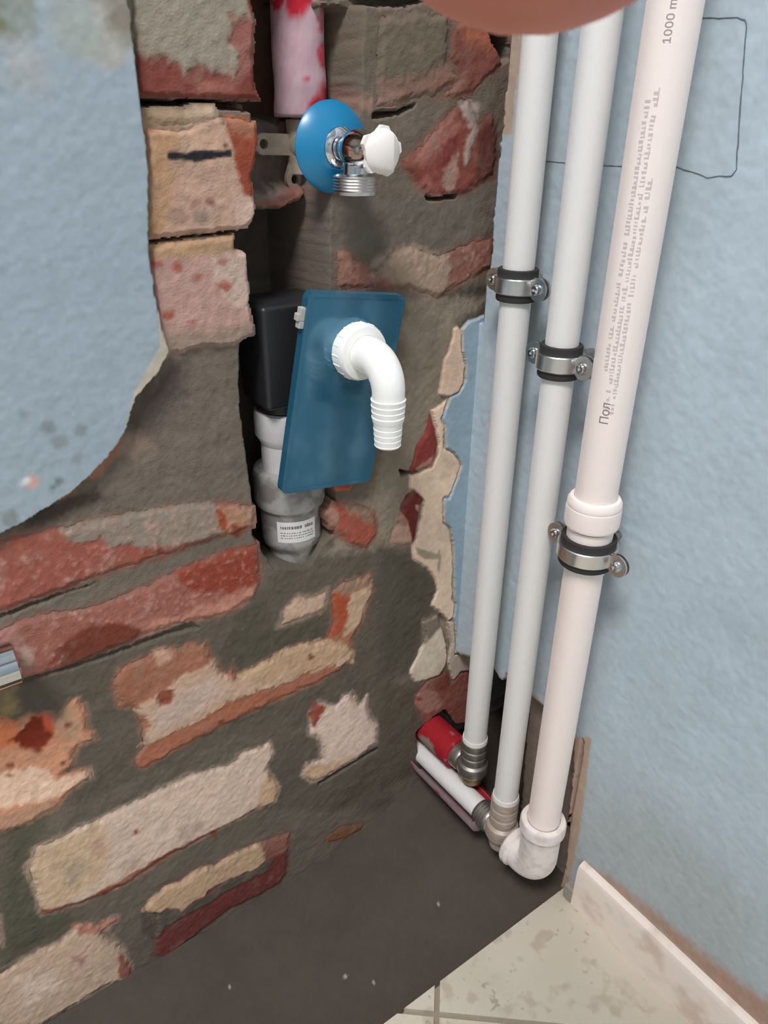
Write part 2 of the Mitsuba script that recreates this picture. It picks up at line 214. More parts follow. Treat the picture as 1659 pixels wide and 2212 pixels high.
# ------------------------------------------------------------------ wall layers (outlines in millimetres on the wall plane)
DATA = json.loads(r'''{"layers":[["c",[[-333,523],[-303,572],[-225,580],[-234,441],[-328,465],[-421,483],[-374,490]],[112,101,90],6,6,0.17,0],["c",[[-329,537],[-314,559],[-292,571],[-278,577],[-282,548],[-315,525],[-327,528]],[84,74,68],8,12,0.15,0],["c",[[-421,481],[-390,495],[-356,494],[-345,484],[-377,480],[-397,477]],[76,66,59],6,6,0.15,0],["c",[[-338,531],[-318,528],[-308,515],[-325,510],[-337,515]],[140,118,104],6,8,0.17,0],["c",[[-352,512],[-339,526],[-331,532],[-330,524],[-341,514],[-350,504],[-360,502],[-375,495],[-384,492],[-372,501]],[160,112,92],4,4,0.15,0],["c",[[-447,361],[-367,348],[-309,352],[-235,353],[-214,388],[-160,374],[-90,356],[-82,-19],[-471,244]],[97,89,78],8,10,0.12,0],["c",[[-259,340],[-235,353],[-223,315],[-213,311],[-170,309],[-162,300],[-171,281],[-215,287],[-264,282],[-280,303]],[88,82,70],6,8,0.17,0],["c",[[-447,357],[-439,352],[-441,330],[-453,330]],[150,130,95],6,8,0.17,0],["c",[[-167,678],[5,670],[9,627],[-158,637]],[108,99,89],10,12,0.16,0],["c",[[-38,599],[15,597],[19,560],[-84,574],[-59,589]],[78,70,62],8,8,0.17,0],["c",[[-81,597],[14,586],[-25,566],[-34,489],[-63,390],[-90,357],[-169,374],[-112,434],[-103,468]],[138,126,110],8,8,0.14,0],["c",[[-107,365],[-67,335],[-33,297],[-37,265],[-49,221],[-69,187],[-105,204]],[86,80,69],10,14,0.1,0],["c",[[-105,189],[-33,154],[-26,17],[-179,39],[-97,104]],[92,84,72],8,10,0.17,0],["c",[[-387,-86],[-299,-46],[-169,-46],[-3,3],[123,-110],[208,-799],[-464,-139]],[76,68,60],12,22,0.08,0],["c",[[-475,226],[-440,219],[-465,167],[-467,119],[-440,76],[-509,66]],[90,86,72],10,14,0.1,0],["c",[[-417,209],[-356,217],[-270,208],[-202,179],[-273,178],[-386,188],[-454,188]],[104,96,84],8,8,0.17,0],["h",[[-204,840],[-153,846],[-156,782],[-158,730],[-155,715],[-159,634],[-159,606],[-154,561],[-158,395],[-173,385],[-185,369],[-217,380],[-226,396],[-235,420],[-233,441],[-233,458],[-235,500],[-237,531],[-233,579],[-222,585],[-225,609],[-224,644],[-233,648],[-233,658],[-221,660],[-217,667],[-217,679],[-211,716],[-212,748]],-88,1.2,4.0],["h",[[-188,842],[-129,849],[-132,783],[-133,735],[-151,727],[-181,724]],-88,1.5,10],["c",[[-205,840],[-153,846],[-156,782],[-158,730],[-180,727],[-211,716],[-212,748]],[118,86,74],3,2,0.2,0],["h",[[-211,724],[-201,727],[-152,727],[-157,677],[-166,671],[-182,666],[-213,669],[-217,683]],-52,4,4],["c",[[-216,724],[-201,727],[-152,727],[-157,677],[-166,671],[-182,667],[-212,671],[-219,683]],[128,114,104],4,4,0.25,0],["c",[[-212,674],[-182,667],[-161,671],[-157,681],[-169,683],[-189,674]],[130,88,80],4,4,0.2,0],["c",[[-217,668],[-157,668],[-157,605],[-225,609]],[106,94,84],2,2,0.2,0],["h",[[-216,684],[-157,681],[-161,671],[-182,666],[-213,669]],-27,4,5],["h",[[-232,659],[-218,660],[-219,646],[-233,648]],-50,2,1.5],["c",[[-233,475],[-157,455],[-159,380],[-198,377],[-234,387]],[102,92,80],3,4,0.17,0],["b",[[-284,807],[-211,813],[-207,781],[-211,755],[-207,738],[-238,739],[-288,739],[-289,752],[-290,768]],[122,66,57],2.5,1.2,1.5],["c",[[-230,785],[-211,786],[-207,779],[-211,755],[-224,750]],[142,92,82],5,5,0.17,0],["c",[[-284,807],[-211,813],[-211,782],[-226,784],[-230,769],[-223,764],[-227,752],[-243,754],[-250,759],[-259,752],[-265,757],[-273,759],[-281,761],[-285,767]],[146,136,120],6,4,0.1,1.0],["c",[[-251,750],[-227,750],[-224,742],[-256,741]],[150,95,82],5,5,0.17,0],["h",[[-290,738],[-236,738],[-208,737],[-208,731],[-237,735],[-289,735]],-22,2,1.2],["c",[[-290,738],[-236,739],[-207,738],[-208,731],[-237,735],[-289,735]],[110,88,74],2,1.5,0.17,0],["b",[[-288,734],[-260,735],[-258,736],[-238,737],[-237,726],[-259,723],[-289,724]],[165,138,112],2,1.2,0],["c",[[-260,735],[-238,736],[-238,725],[-261,723]],[190,164,138],3,2,0.17,0],["b",[[-289,723],[-259,723],[-236,731],[-210,727],[-210,714],[-216,695],[-216,669],[-222,660],[-234,659],[-267,659],[-296,657],[-294,679],[-289,707]],[180,146,127],2.5,1.2,2.5],["c",[[-288,722],[-266,719],[-274,691],[-287,657],[-297,658]],[172,134,102],8,8,0.17,0],["c",[[-266,719],[-231,722],[-229,706],[-231,702],[-262,702]],[186,152,128],6,6,0.17,0],["c",[[-237,730],[-210,727],[-209,713],[-216,692],[-216,674],[-223,674],[-228,693],[-230,710],[-232,719]],[142,72,53],3,2.5,0.16,0],["c",[[-236,731],[-212,726],[-216,717],[-230,719]],[160,110,84],4,4,0.17,0],["c",[[-233,684],[-216,679],[-217,669],[-222,660],[-233,660]],[196,165,148],3,2,0.17,0],["c",[[-248,678],[-249,677],[-251,677],[-253,678],[-253,679],[-251,680],[-249,680]],[110,58,52],3,3,0.17,0],["c",[[-251,669],[-254,666],[-259,665],[-263,668],[-262,672],[-258,674],[-253,673]],[142,122,108],3,3,0.17,0],["c",[[-234,712],[-235,712],[-236,711],[-237,712],[-237,713],[-236,714],[-235,713]],[80,60,60],3,3,0.17,0],["c",[[-256,678],[-258,675],[-263,674],[-266,676],[-266,680],[-262,681],[-258,681]],[158,124,108],3,3,0.17,0],["c",[[-267,671],[-271,666],[-278,666],[-283,669],[-282,674],[-276,677],[-270,676]],[160,130,112],3,3,0.17,0],["c",[[-275,709],[-263,708],[-258,710],[-244,709],[-232,710],[-232,706],[-245,705],[-258,703],[-267,705],[-276,705]],[42,40,44],2,1.0,0.25,0],["h",[[-295,657],[-267,658],[-232,659],[-232,656],[-262,656],[-295,654]],-14,2,1.0],["c",[[-295,657],[-267,658],[-232,659],[-232,657],[-262,657],[-295,655]],[124,102,86],2,1.2,0.17,0],["b",[[-296,654],[-262,656],[-233,657],[-233,648],[-224,644],[-225,609],[-222,593],[-222,585],[-242,580],[-267,583],[-297,579],[-297,603],[-296,634]],[178,142,130],2.5,1.2,2.5],["c",[[-295,656],[-262,657],[-234,658],[-233,647],[-251,645],[-275,645],[-295,645]],[170,136,105],5,4,0.17,0],["c",[[-254,645],[-224,644],[-225,619],[-225,604],[-240,608],[-250,619]],[190,164,148],4,3,0.17,0],["c",[[-240,623],[-243,620],[-248,619],[-251,622],[-251,626],[-247,628],[-242,626]],[158,88,74],4,3,0.17,0],["c",[[-284,608],[-286,606],[-289,606],[-291,608],[-290,610],[-288,611],[-285,610]],[158,88,74],4,3,0.17,0],["c",[[-273,639],[-275,637],[-279,636],[-282,638],[-281,641],[-278,643],[-275,642]],[158,88,74],4,3,0.17,0],["c",[[-241,640],[-243,638],[-245,638],[-247,640],[-247,642],[-245,643],[-242,642]],[158,88,74],4,3,0.17,0],["c",[[-262,632],[-263,630],[-266,630],[-267,631],[-267,633],[-265,634],[-263,633]],[158,88,74],4,3,0.17,0],["c",[[-289,642],[-291,641],[-293,640],[-295,642],[-295,644],[-293,645],[-290,644]],[158,88,74],4,3,0.17,0],["c",[[-271,601],[-272,600],[-274,600],[-276,601],[-276,603],[-274,604],[-271,603]],[158,88,74],4,3,0.17,0],["c",[[-296,597],[-222,593],[-222,585],[-242,580],[-267,583],[-297,579]],[150,128,114],5,6,0.17,0],["b",[[-440,475],[-422,476],[-403,474],[-371,472],[-325,469],[-265,459],[-232,445],[-234,424],[-280,425],[-328,423],[-385,421],[-434,418],[-453,417]],[152,88,75],3.5,5.2,0.6],["c",[[-384,472],[-371,472],[-325,469],[-267,459],[-266,442],[-262,427],[-238,426],[-280,428],[-326,434],[-330,434],[-336,443],[-353,446],[-358,457],[-372,456],[-380,461]],[143,128,114],5,3,0.1,1],["c",[[-268,452],[-259,452],[-232,445],[-234,427],[-251,426],[-264,428],[-269,438]],[166,124,98],4,3,0.2,0],["c",[[-268,452],[-262,449],[-259,429],[-265,433]],[150,75,52],3,3,0.17,0],["c",[[-255,434],[-242,428],[-252,418],[-257,426]],[130,62,48],3,3,0.17,0],["c",[[-330,436],[-318,435],[-312,422],[-328,423]],[150,82,66],4,4,0.17,0],["h",[[-443,416],[-435,416],[-406,418],[-386,418],[-367,419],[-368,418],[-406,416],[-435,413]],-5,4,2],["c",[[-442,417],[-435,417],[-406,419],[-385,419],[-365,420],[-369,416],[-406,414],[-436,412]],[106,94,80],4,2.5,0.17,0],["b",[[-456,404],[-437,406],[-412,409],[-368,401],[-326,405],[-306,409],[-261,411],[-232,409],[-233,370],[-241,356],[-267,349],[-309,356],[-333,357],[-360,355],[-397,353],[-426,355],[-467,355]],[154,98,85],3.5,5.2,1.0],["c",[[-308,407],[-261,411],[-232,409],[-236,371],[-265,370],[-297,385]],[142,68,51],4,4,0.1,0],["c",[[-405,377],[-377,385],[-353,376],[-338,361],[-369,356],[-392,354],[-415,363]],[116,61,48],4,4,0.17,0],["c",[[-349,354],[-331,370],[-308,365],[-237,369],[-241,356],[-267,349],[-309,356]],[184,128,110],5,4,0.17,0],["c",[[-456,406],[-428,404],[-425,379],[-422,358],[-466,359]],[158,112,100],6,5,0.17,0],["c",[[-425,393],[-421,380],[-422,367],[-427,367],[-429,381]],[176,150,140],5,4,0.17,0],["h",[[-434,357],[-367,351],[-361,352],[-333,353],[-309,353],[-301,353],[-293,345],[-301,347],[-322,349],[-365,349],[-433,354]],-4,4,2],["c",[[-434,357],[-367,351],[-361,352],[-333,353],[-317,354],[-305,356],[-293,345],[-304,346],[-322,347],[-365,348],[-433,354]],[98,88,76],5,3,0.17,0],["b",[[-371,323],[-363,335],[-335,339],[-333,340],[-288,330],[-287,314],[-280,304],[-275,287],[-266,298],[-264,279],[-249,283],[-215,287],[-189,286],[-169,281],[-162,300],[-163,331],[-150,340],[-118,334],[-114,312],[-128,280],[-139,268],[-136,242],[-152,234],[-191,230],[-226,230],[-283,230],[-316,225],[-352,221],[-362,220],[-368,232],[-356,247],[-357,286],[-369,297]],[160,108,86],5.0,5.2,0.8],["c",[[-358,250],[-348,273],[-357,288],[-333,294],[-315,306],[-289,306],[-283,306],[-275,284],[-262,275],[-215,287],[-179,282],[-138,252],[-137,236],[-190,252],[-224,248],[-271,257],[-313,248],[-352,247]],[194,162,138],7,3,0.14,1],["c",[[-264,279],[-215,287],[-163,278],[-138,249],[-182,249],[-241,260]],[188,156,124],7,4,0.18,0],["c",[[-343,281],[-308,290],[-286,290],[-277,269],[-312,259],[-345,255]],[192,166,150],6,5,0.17,0],["c",[[-335,341],[-325,339],[-321,327],[-333,325]],[190,150,125],4,4,0.17,0],["c",[[-369,323],[-353,329],[-330,321],[-340,303],[-358,292],[-369,300]],[154,104,80],4,4,0.17,0],["c",[[-357,242],[-313,246],[-271,254],[-225,246],[-152,239],[-191,230],[-226,230],[-283,230],[-352,221],[-365,228]],[164,104,80],4,3,0.12,0],["c",[[-324,286],[-327,280],[-335,282],[-339,290],[-338,297],[-332,299],[-326,294]],[138,80,62],5,3,0.2,-1.5],["c",[[-184,266],[-185,264],[-188,265],[-190,267],[-190,269],[-188,270],[-185,268]],[138,80,62],5,3,0.2,-1.5],["c",[[-245,231],[-246,229],[-249,230],[-251,233],[-251,236],[-249,236],[-246,234]],[138,80,62],5,3,0.2,-1.5],["c",[[-280,231],[-282,228],[-286,229],[-289,233],[-288,237],[-285,238],[-282,235]],[138,80,62],5,3,0.2,-1.5],["c",[[-161,329],[-145,323],[-142,303],[-156,280],[-169,279],[-162,300]],[168,82,56],3,2.5,0.17,0],["c",[[-143,326],[-116,327],[-118,311],[-132,279],[-154,274],[-143,301]],[190,160,130],5,3,0.16,0],["c",[[-161,333],[-150,340],[-118,334],[-118,322],[-143,324]],[150,118,98],5,3,0.2,0],["b",[[-222,314],[-212,332],[-199,342],[-187,335],[-165,338],[-165,318],[-172,312],[-213,313]],[196,164,140],4.0,5.2,0.48],["b",[[-167,418],[-159,428],[-134,416],[-112,402],[-109,378],[-122,364],[-142,375],[-150,387],[-164,403]],[156,84,68],4.0,5.2,0.48],["c",[[-167,418],[-159,428],[-152,414],[-155,398],[-163,403]],[170,124,108],4,3,0.17,0],["c",[[-149,425],[-118,409],[-112,387],[-134,404]],[140,112,94],6,5,0.17,0],["b",[[-157,442],[-136,437],[-139,432],[-155,435]],[200,102,78],1.5,1.2,1],["b",[[-477,338],[-453,331],[-445,321],[-433,323],[-421,319],[-416,310],[-405,321],[-398,325],[-393,310],[-394,288],[-390,273],[-406,273],[-413,257],[-421,253],[-401,247],[-402,237],[-419,232],[-433,220],[-453,218],[-476,222],[-502,227]],[208,148,116],4.0,5.2,0.88],["c",[[-476,340],[-453,330],[-443,320],[-447,303],[-459,302],[-483,311]],[230,137,94],5,4,0.17,0],["c",[[-450,307],[-430,321],[-420,317],[-422,293],[-434,283],[-443,295]],[134,56,38],5,3,0.25,-2],["c",[[-425,320],[-419,314],[-422,299],[-426,303]],[213,99,67],3,3,0.17,0],["c",[[-416,310],[-403,318],[-401,302],[-403,278],[-418,291]],[193,152,121],5,4,0.17,0],["c",[[-464,280],[-438,277],[-425,251],[-401,245],[-402,238],[-428,234],[-463,243],[-487,251]],[231,193,166],7,4,0.17,0],["c",[[-498,248],[-462,237],[-430,232],[-433,220],[-453,218],[-476,222],[-502,227]],[184,141,116],4,3,0.17,0],["c",[[-452,280],[-454,279],[-456,279],[-457,282],[-457,285],[-455,285],[-453,284]],[140,86,66],4,3,0.2,-1],["c",[[-407,298],[-408,296],[-411,297],[-412,300],[-412,302],[-410,303],[-407,301]],[140,86,66],4,3,0.2,-1],["c",[[-456,273],[-457,271],[-459,272],[-460,274],[-460,276],[-458,276],[-457,275]],[140,86,66],4,3,0.2,-1],["c",[[-418,264],[-419,263],[-420,263],[-421,265],[-421,266],[-420,267],[-418,266]],[140,86,66],4,3,0.2,-1],["b",[[-466,168],[-459,180],[-454,188],[-422,190],[-390,188],[-356,190],[-320,189],[-282,181],[-264,186],[-244,183],[-238,184],[-233,167],[-241,150],[-230,116],[-236,98],[-263,102],[-290,99],[-320,100],[-354,101],[-387,93],[-416,95],[-433,96],[-465,107],[-466,127],[-465,149]],[213,186,166],4.5,5.2,0.96],["c",[[-466,168],[-454,188],[-407,185],[-399,148],[-412,119],[-441,110],[-465,110]],[204,174,143],8,6,0.12,0],["c",[[-465,117],[-432,101],[-395,103],[-353,108],[-319,107],[-284,103],[-253,103],[-264,101],[-320,100],[-387,93],[-433,96],[-465,107]],[150,92,72],4,2.5,0.2,0],["c",[[-242,146],[-230,116],[-236,98],[-258,103],[-254,127]],[197,164,132],4,3,0.17,0],["c",[[-439,150],[-427,153],[-421,139],[-432,125],[-441,130]],[179,157,134],7,6,0.17,0],["c",[[-414,169],[-404,165],[-408,142],[-415,151]],[193,155,134],5,5,0.17,0],["c",[[-341,132],[-312,126],[-316,112],[-338,117]],[186,164,146],6,5,0.17,0],["c",[[-374,151],[-375,150],[-377,150],[-378,153],[-378,155],[-376,155],[-375,154]],[140,70,52],4,3,0.17,0],["c",[[-396,93],[-398,91],[-401,93],[-402,97],[-402,100],[-399,101],[-397,98]],[140,70,52],4,3,0.17,0],["c",[[-410,95],[-412,92],[-415,94],[-416,98],[-416,101],[-413,102],[-411,99]],[140,70,52],4,3,0.17,0],["c",[[-301,97],[-303,94],[-307,96],[-309,101],[-309,106],[-306,106],[-302,103]],[140,70,52],4,3,0.17,0],["b",[[-386,46],[-374,58],[-359,61],[-345,57],[-324,63],[-310,55],[-294,58],[-281,57],[-256,52],[-222,42],[-226,2],[-229,-18],[-239,-29],[-262,-30],[-296,-26],[-332,-32],[-356,-38],[-375,-45],[-383,-28],[-381,-6],[-377,9],[-377,32]],[112,60,54],4.0,5.2,0.72],["c",[[-386,46],[-374,58],[-359,61],[-345,57],[-324,63],[-310,55],[-294,58],[-281,57],[-256,52],[-249,38],[-253,22],[-270,18],[-297,26],[-318,27],[-324,21],[-349,19],[-363,34],[-377,32]],[195,161,130],3,2,0.14,1],["c",[[-259,53],[-222,42],[-225,17],[-253,22],[-257,37]],[142,94,82],4,4,0.17,0],["c",[[-387,44],[-363,32],[-350,18],[-321,19],[-297,24],[-270,16],[-256,21],[-245,16],[-254,4],[-293,9],[-320,6],[-351,7],[-368,7],[-380,-7],[-390,13]],[90,82,72],3,3,0.1,1],["b",[[-538,70],[-509,66],[-489,68],[-459,65],[-441,75],[-424,60],[-408,58],[-407,50],[-422,45],[-409,11],[-405,-28],[-411,-42],[-438,-30],[-457,-32],[-492,-32],[-529,-28],[-560,-24]],[206,175,150],5.0,5.2,0.88],["c",[[-446,77],[-424,60],[-408,58],[-407,50],[-424,47],[-443,61]],[179,125,105],4,3,0.17,0],["c",[[-414,8],[-405,-28],[-411,-42],[-420,-29]],[150,98,82],4,3,0.17,0],["c",[[-501,48],[-474,39],[-469,1],[-501,10]],[224,195,172],10,10,0.17,0],["c",[[-454,38],[-442,27],[-448,18]],[179,134,123],4,4,0.17,0],["b",[[-204,116],[-198,130],[-181,127],[-182,154],[-194,168],[-190,198],[-180,205],[-159,192],[-150,199],[-141,198],[-132,177],[-120,184],[-121,165],[-107,133],[-109,109],[-136,99],[-167,96],[-191,97]],[217,190,175],4.5,5.2,0.64],["c",[[-194,194],[-185,208],[-173,195],[-179,189],[-188,171]],[150,74,60],4,3,0.17,0],["c",[[-204,116],[-198,130],[-172,115],[-136,107],[-136,99],[-167,96],[-191,97]],[199,166,137],4,4,0.17,0],["h",[[-185,93],[-107,99],[-106,95],[-184,88]],-8,1.5,1.2],["b",[[-180,-9],[-176,5],[-153,5],[-123,-12],[-129,-21],[-153,-20]],[126,86,64],3,3,0.3],["b",[[-451,-91],[-439,-75],[-423,-85],[-414,-137],[-424,-158],[-454,-123]],[193,168,164],4.0,5.2,0.48],["h",[[-154,799],[-74,808],[-69,804],[-80,800],[-154,794]],-16,4,2],["c",[[-156,799],[-74,808],[-67,804],[-80,799],[-156,793]],[104,93,80],4,3,0.17,0],["b",[[-112,794],[-50,798],[-46,788],[-49,768],[-34,756],[-59,743],[-82,739],[-115,733],[-116,737],[-114,765]],[134,104,92],4.0,5.2,0.32],["c",[[-154,792],[-50,798],[-47,785],[-52,769],[-78,754],[-100,752],[-121,759],[-153,764]],[110,99,84],10,10,0.12,1],["c",[[-131,743],[-93,746],[-91,737],[-115,733],[-131,737]],[152,120,104],5,5,0.17,0],["c",[[-155,757],[-139,760],[-129,746],[-153,741]],[122,90,80],6,8,0.17,0],["h",[[-116,732],[-93,734],[-79,738],[-80,736],[-93,731],[-116,729]],-14,2,1.2],["c",[[-116,732],[-93,734],[-79,738],[-80,736],[-93,731],[-117,729]],[104,93,80],3,1.5,0.17,0],["b",[[-48,792],[-23,798],[11,800],[13,781],[5,763],[-23,745],[-43,741],[-56,744],[-34,756],[-48,768]],[126,76,66],4.0,5.2,0.4],["c",[[-39,792],[-13,794],[4,776],[-6,776],[-39,783]],[158,94,70],6,8,0.17,0],["c",[[-60,755],[-27,764],[-33,744],[-57,742]],[138,98,84],6,6,0.17,0],["h",[[-12,791],[-3,793],[12,792],[15,772],[7,768],[-7,782]],-30,2,3],["c",[[-12,791],[-3,793],[12,792],[15,772],[7,768],[-7,782]],[112,82,68],2,2,0.17,0],["c",[[-93,731],[-35,741],[-65,718],[-90,705],[-115,709]],[112,102,90],8,8,0.17,0],["b",[[-90,701],[-69,711],[-47,733],[-26,742],[-14,724],[0,732],[8,717],[9,685],[-22,674],[-50,670],[-70,678],[-87,694]],[128,70,60],4.0,5.2,0.48],["c",[[-16,721],[1,731],[8,717],[9,685],[-13,682]],[96,54,48],4,5,0.17,0],["c",[[-65,718],[-42,731],[-32,724],[-50,711],[-71,696],[-85,696]],[156,104,92],6,5,0.2,0],["c",[[-35,739],[-23,743],[-13,738],[-16,721],[-22,704],[-27,693],[-30,704],[-25,721]],[160,142,132],5,3,0.16,1],["c",[[-50,702],[-35,704],[-34,690],[-41,676],[-49,683]],[160,128,116],6,4,0.2,0],["c",[[-53,711],[-36,718],[-37,702],[-52,690]],[120,50,48],5,4,0.17,0],["c",[[-75,681],[-64,687],[-50,671],[-70,677]],[150,92,82],5,4,0.17,0],["h",[[-65,674],[-53,672],[-33,673],[-33,671],[-53,670],[-63,671]],-10,2,1.2],["c",[[-65,674],[-53,672],[-33,673],[-33,671],[-53,670],[-63,671]],[104,93,80],3,1.5,0.17,0],["b",[[-149,638],[-141,640],[-132,631],[-114,622],[-93,637],[-73,636],[-50,628],[-8,636],[12,637],[15,614],[-19,599],[-51,592],[-77,600],[-132,608],[-148,611]],[154,108,92],4.0,5.2,0.32],["c",[[-119,625],[-93,637],[-73,636],[-37,627],[-36,603],[-51,592],[-77,600],[-114,619]],[160,140,120],6,5,0.12,1],["c",[[-37,629],[-8,636],[12,637],[15,616],[-16,601],[-38,601]],[136,92,80],6,6,0.17,0],["b",[[-51,487],[-46,475],[-40,456],[-42,446],[-46,433],[-62,431],[-74,432],[-71,443],[-66,457],[-56,468],[-53,481]],[134,62,55],1.5,1,1.2],["c",[[-67,436],[-54,440],[-45,445],[-44,434],[-62,431]],[168,120,106],2,1.5,0.17,0],["h",[[-84,438],[-76,434],[-63,431],[-64,429],[-81,431]],-12,1,0.8],["c",[[-84,438],[-76,435],[-63,431],[-64,429],[-81,431]],[108,96,84],2,1,0.17,0],["p",[[-38,536],[-33,543],[-29,554],[-29,563],[-24,564],[-20,560],[-18,540],[-13,527],[-13,511],[-18,502],[-29,499],[-43,503],[-40,517]],[224,192,168],2.2,2.2,1.0],["p",[[-51,491],[-43,491],[-30,500],[-32,493],[-38,480],[-34,470],[-32,448],[-21,441],[-10,425],[-15,411],[-23,392],[-30,394],[-29,366],[-20,356],[-15,334],[-12,315],[-9,263],[-5,255],[-7,239],[-13,237],[-26,253],[-38,268],[-32,283],[-35,301],[-48,319],[-66,335],[-68,352],[-62,357],[-57,379],[-56,397],[-66,411],[-72,417],[-72,419],[-72,429],[-62,429],[-46,432],[-40,443],[-39,454],[-44,473]],[230,202,176],2.2,2.2,1.3],["c",[[-63,348],[-54,342],[-35,331],[-32,335],[-29,324],[-31,306],[-34,315],[-32,323],[-51,330],[-61,340]],[168,152,130],2,2,0.17,0],["p",[[-50,250],[-30,250],[-20,223],[-12,195],[-13,175],[-22,164],[-42,167],[-57,171],[-66,191],[-56,204],[-49,217],[-44,230]],[214,198,176],2.0,2.0,2.0],["c",[[-51,255],[-27,250],[-23,234],[-38,225],[-49,218]],[128,115,100],3,4,0.17,0],["p",[[-13,235],[-5,232],[0,202],[0,184],[24,183],[33,147],[10,153],[-1,146],[-8,164],[-11,180],[-7,203],[-12,222]],[190,174,156],2.0,2.0,2.0],["h",[[-27,252],[-21,250],[-13,232],[-8,210],[-10,195],[-12,181],[-14,196],[-16,218],[-22,235]],-5,1,1],["c",[[-27,252],[-21,250],[-13,232],[-8,210],[-10,195],[-12,181],[-14,196],[-16,218],[-22,235]],[150,136,118],1.5,1.2,0.17,0],["b",[[-95,363],[-93,376],[-86,381],[-82,402],[-76,409],[-68,412],[-58,404],[-55,398],[-59,386],[-62,374],[-63,360],[-67,353],[-69,352],[-85,355]],[186,150,130],2.8,5.0,0.56],["c",[[-76,409],[-68,412],[-58,404],[-55,396],[-59,394],[-66,397],[-64,391],[-59,386],[-62,374],[-63,360],[-67,353],[-70,366],[-74,380],[-82,393],[-82,402]],[116,50,47],1.5,1,0.17,0],["c",[[-87,392],[-82,393],[-74,380],[-75,376],[-84,379]],[166,122,104],2,2,0.17,0],["b",[[-56,150],[-49,159],[-39,165],[-16,164],[-10,166],[-1,146],[10,153],[27,150],[35,53],[-4,74],[-41,101],[-56,135]],[140,84,74],3.0,5.2,0.56],["c",[[-55,150],[-43,154],[-27,142],[-13,120],[-19,112],[-41,117],[-54,135]],[162,118,104],3,3,0.17,0],["c",[[-28,164],[-10,164],[-1,146],[-11,134],[-27,143]],[122,66,56],3,4,0.17,0],["c",[[-53,147],[-46,143],[-45,137],[-53,141]],[146,64,60],2,2,0.17,0],["b",[[-640,475],[-520,478],[-514,515],[-524,537],[-640,539]],[150,96,84],3.5,4,0.8],["b",[[-640,395],[-560,398],[-554,435],[-564,457],[-640,459]],[158,104,88],3.5,4,0.8],["b",[[-640,90],[-500,93],[-494,130],[-504,152],[-640,154]],[186,160,142],3.5,4,0.8],["b",[[-640,235],[-540,238],[-534,275],[-544,297],[-640,299]],[160,96,72],3.5,4,0.8],["b",[[-640,160],[-560,163],[-554,200],[-564,222],[-640,224]],[186,150,126],3.5,4,0.8],["b",[[-640,10],[-560,13],[-554,50],[-564,72],[-640,74]],[176,140,118],3.5,4,0.8]],"plaster":[[-292,960],[-292,779],[-289,767],[-289,747],[-290,732],[-290,709],[-292,685],[-296,663],[-296,646],[-296,619],[-297,603],[-298,590],[-309,576],[-319,562],[-327,544],[-334,529],[-344,520],[-358,508],[-372,501],[-386,494],[-408,485],[-421,482],[-470,452],[-640,330],[-640,960]],"plaster_b":[[-289,960],[-289,767],[-289,747],[-289,732],[-289,709],[-291,685],[-295,663],[-296,646],[-295,619],[-294,603],[-290,585],[-301,571],[-314,560],[-318,556],[-330,533],[-343,519],[-358,507],[-372,499],[-385,493],[-408,484],[-421,481],[-470,452],[-640,330],[-640,960]],"strip":[[63,571],[18,572],[13,571],[0,569],[-12,568],[-20,561],[-18,540],[-13,527],[-12,511],[-18,502],[-29,499],[-32,493],[-38,480],[-34,470],[-31,448],[-21,441],[-10,425],[-15,411],[-23,392],[-30,394],[-29,366],[-20,356],[-14,334],[-12,315],[-8,263],[-5,255],[-7,239],[-5,232],[0,202],[-2,185],[7,189],[21,191],[30,130],[30,600]],"hole":[[-45,45],[-51,92],[-27,105],[-9,106],[7,75],[31,63],[42,-76],[-26,17]],"spots":[[-392,560,3,[138,150,152]],[-379,548,5,[128,138,138]],[-360,542,5,[135,145,145]],[-374,537,5,[138,146,146]],[-365,523,4,[138,148,148]],[-396,514,5,[200,158,148]],[-400,515,3,[205,208,205]],[-384,506,3,[118,130,130]],[-380,510,3,[110,120,122]],[-415,491,6,[130,138,136]],[-358,780,16,[118,118,92]],[-351,777,9,[140,146,140]],[-297,783,20,[138,132,116]],[-303,775,12,[160,160,152]],[-309,769,14,[168,164,154]],[-304,762,8,[166,164,156]],[-322,772,14,[158,164,158]],[-351,752,14,[160,164,164]],[-295,778,10,[134,126,112]]]}''')  # orange patch on the top corner brick: a warm glow put into its colour
RDATA = json.loads(r'''{"hole":[[17,181],[-15,190],[-59,210],[-71,198],[-79,197],[-84,211],[-101,210],[-121,208],[-141,207],[-163,204],[-177,199],[-183,162],[-188,87],[-195,37],[-190,-60],[30,-60],[30,200]],"deep":[[17,181],[-15,190],[-59,210],[-75,197],[-95,205],[-106,182],[-109,111],[-114,29],[-120,-60],[30,-60],[30,200]],"bare_top":[[-2,797],[-29,795],[-30,768],[-25,747],[-25,720],[-1,716],[12,731]],"bare_strip":[[-176,199],[-197,215],[-201,165],[-204,96],[-204,33],[-202,7],[-200,-60],[-180,-60],[-180,60]],"stain":[[-217,55],[-237,69],[-291,76],[-349,81],[-406,94],[-431,87],[-409,52],[-295,60]]}''')

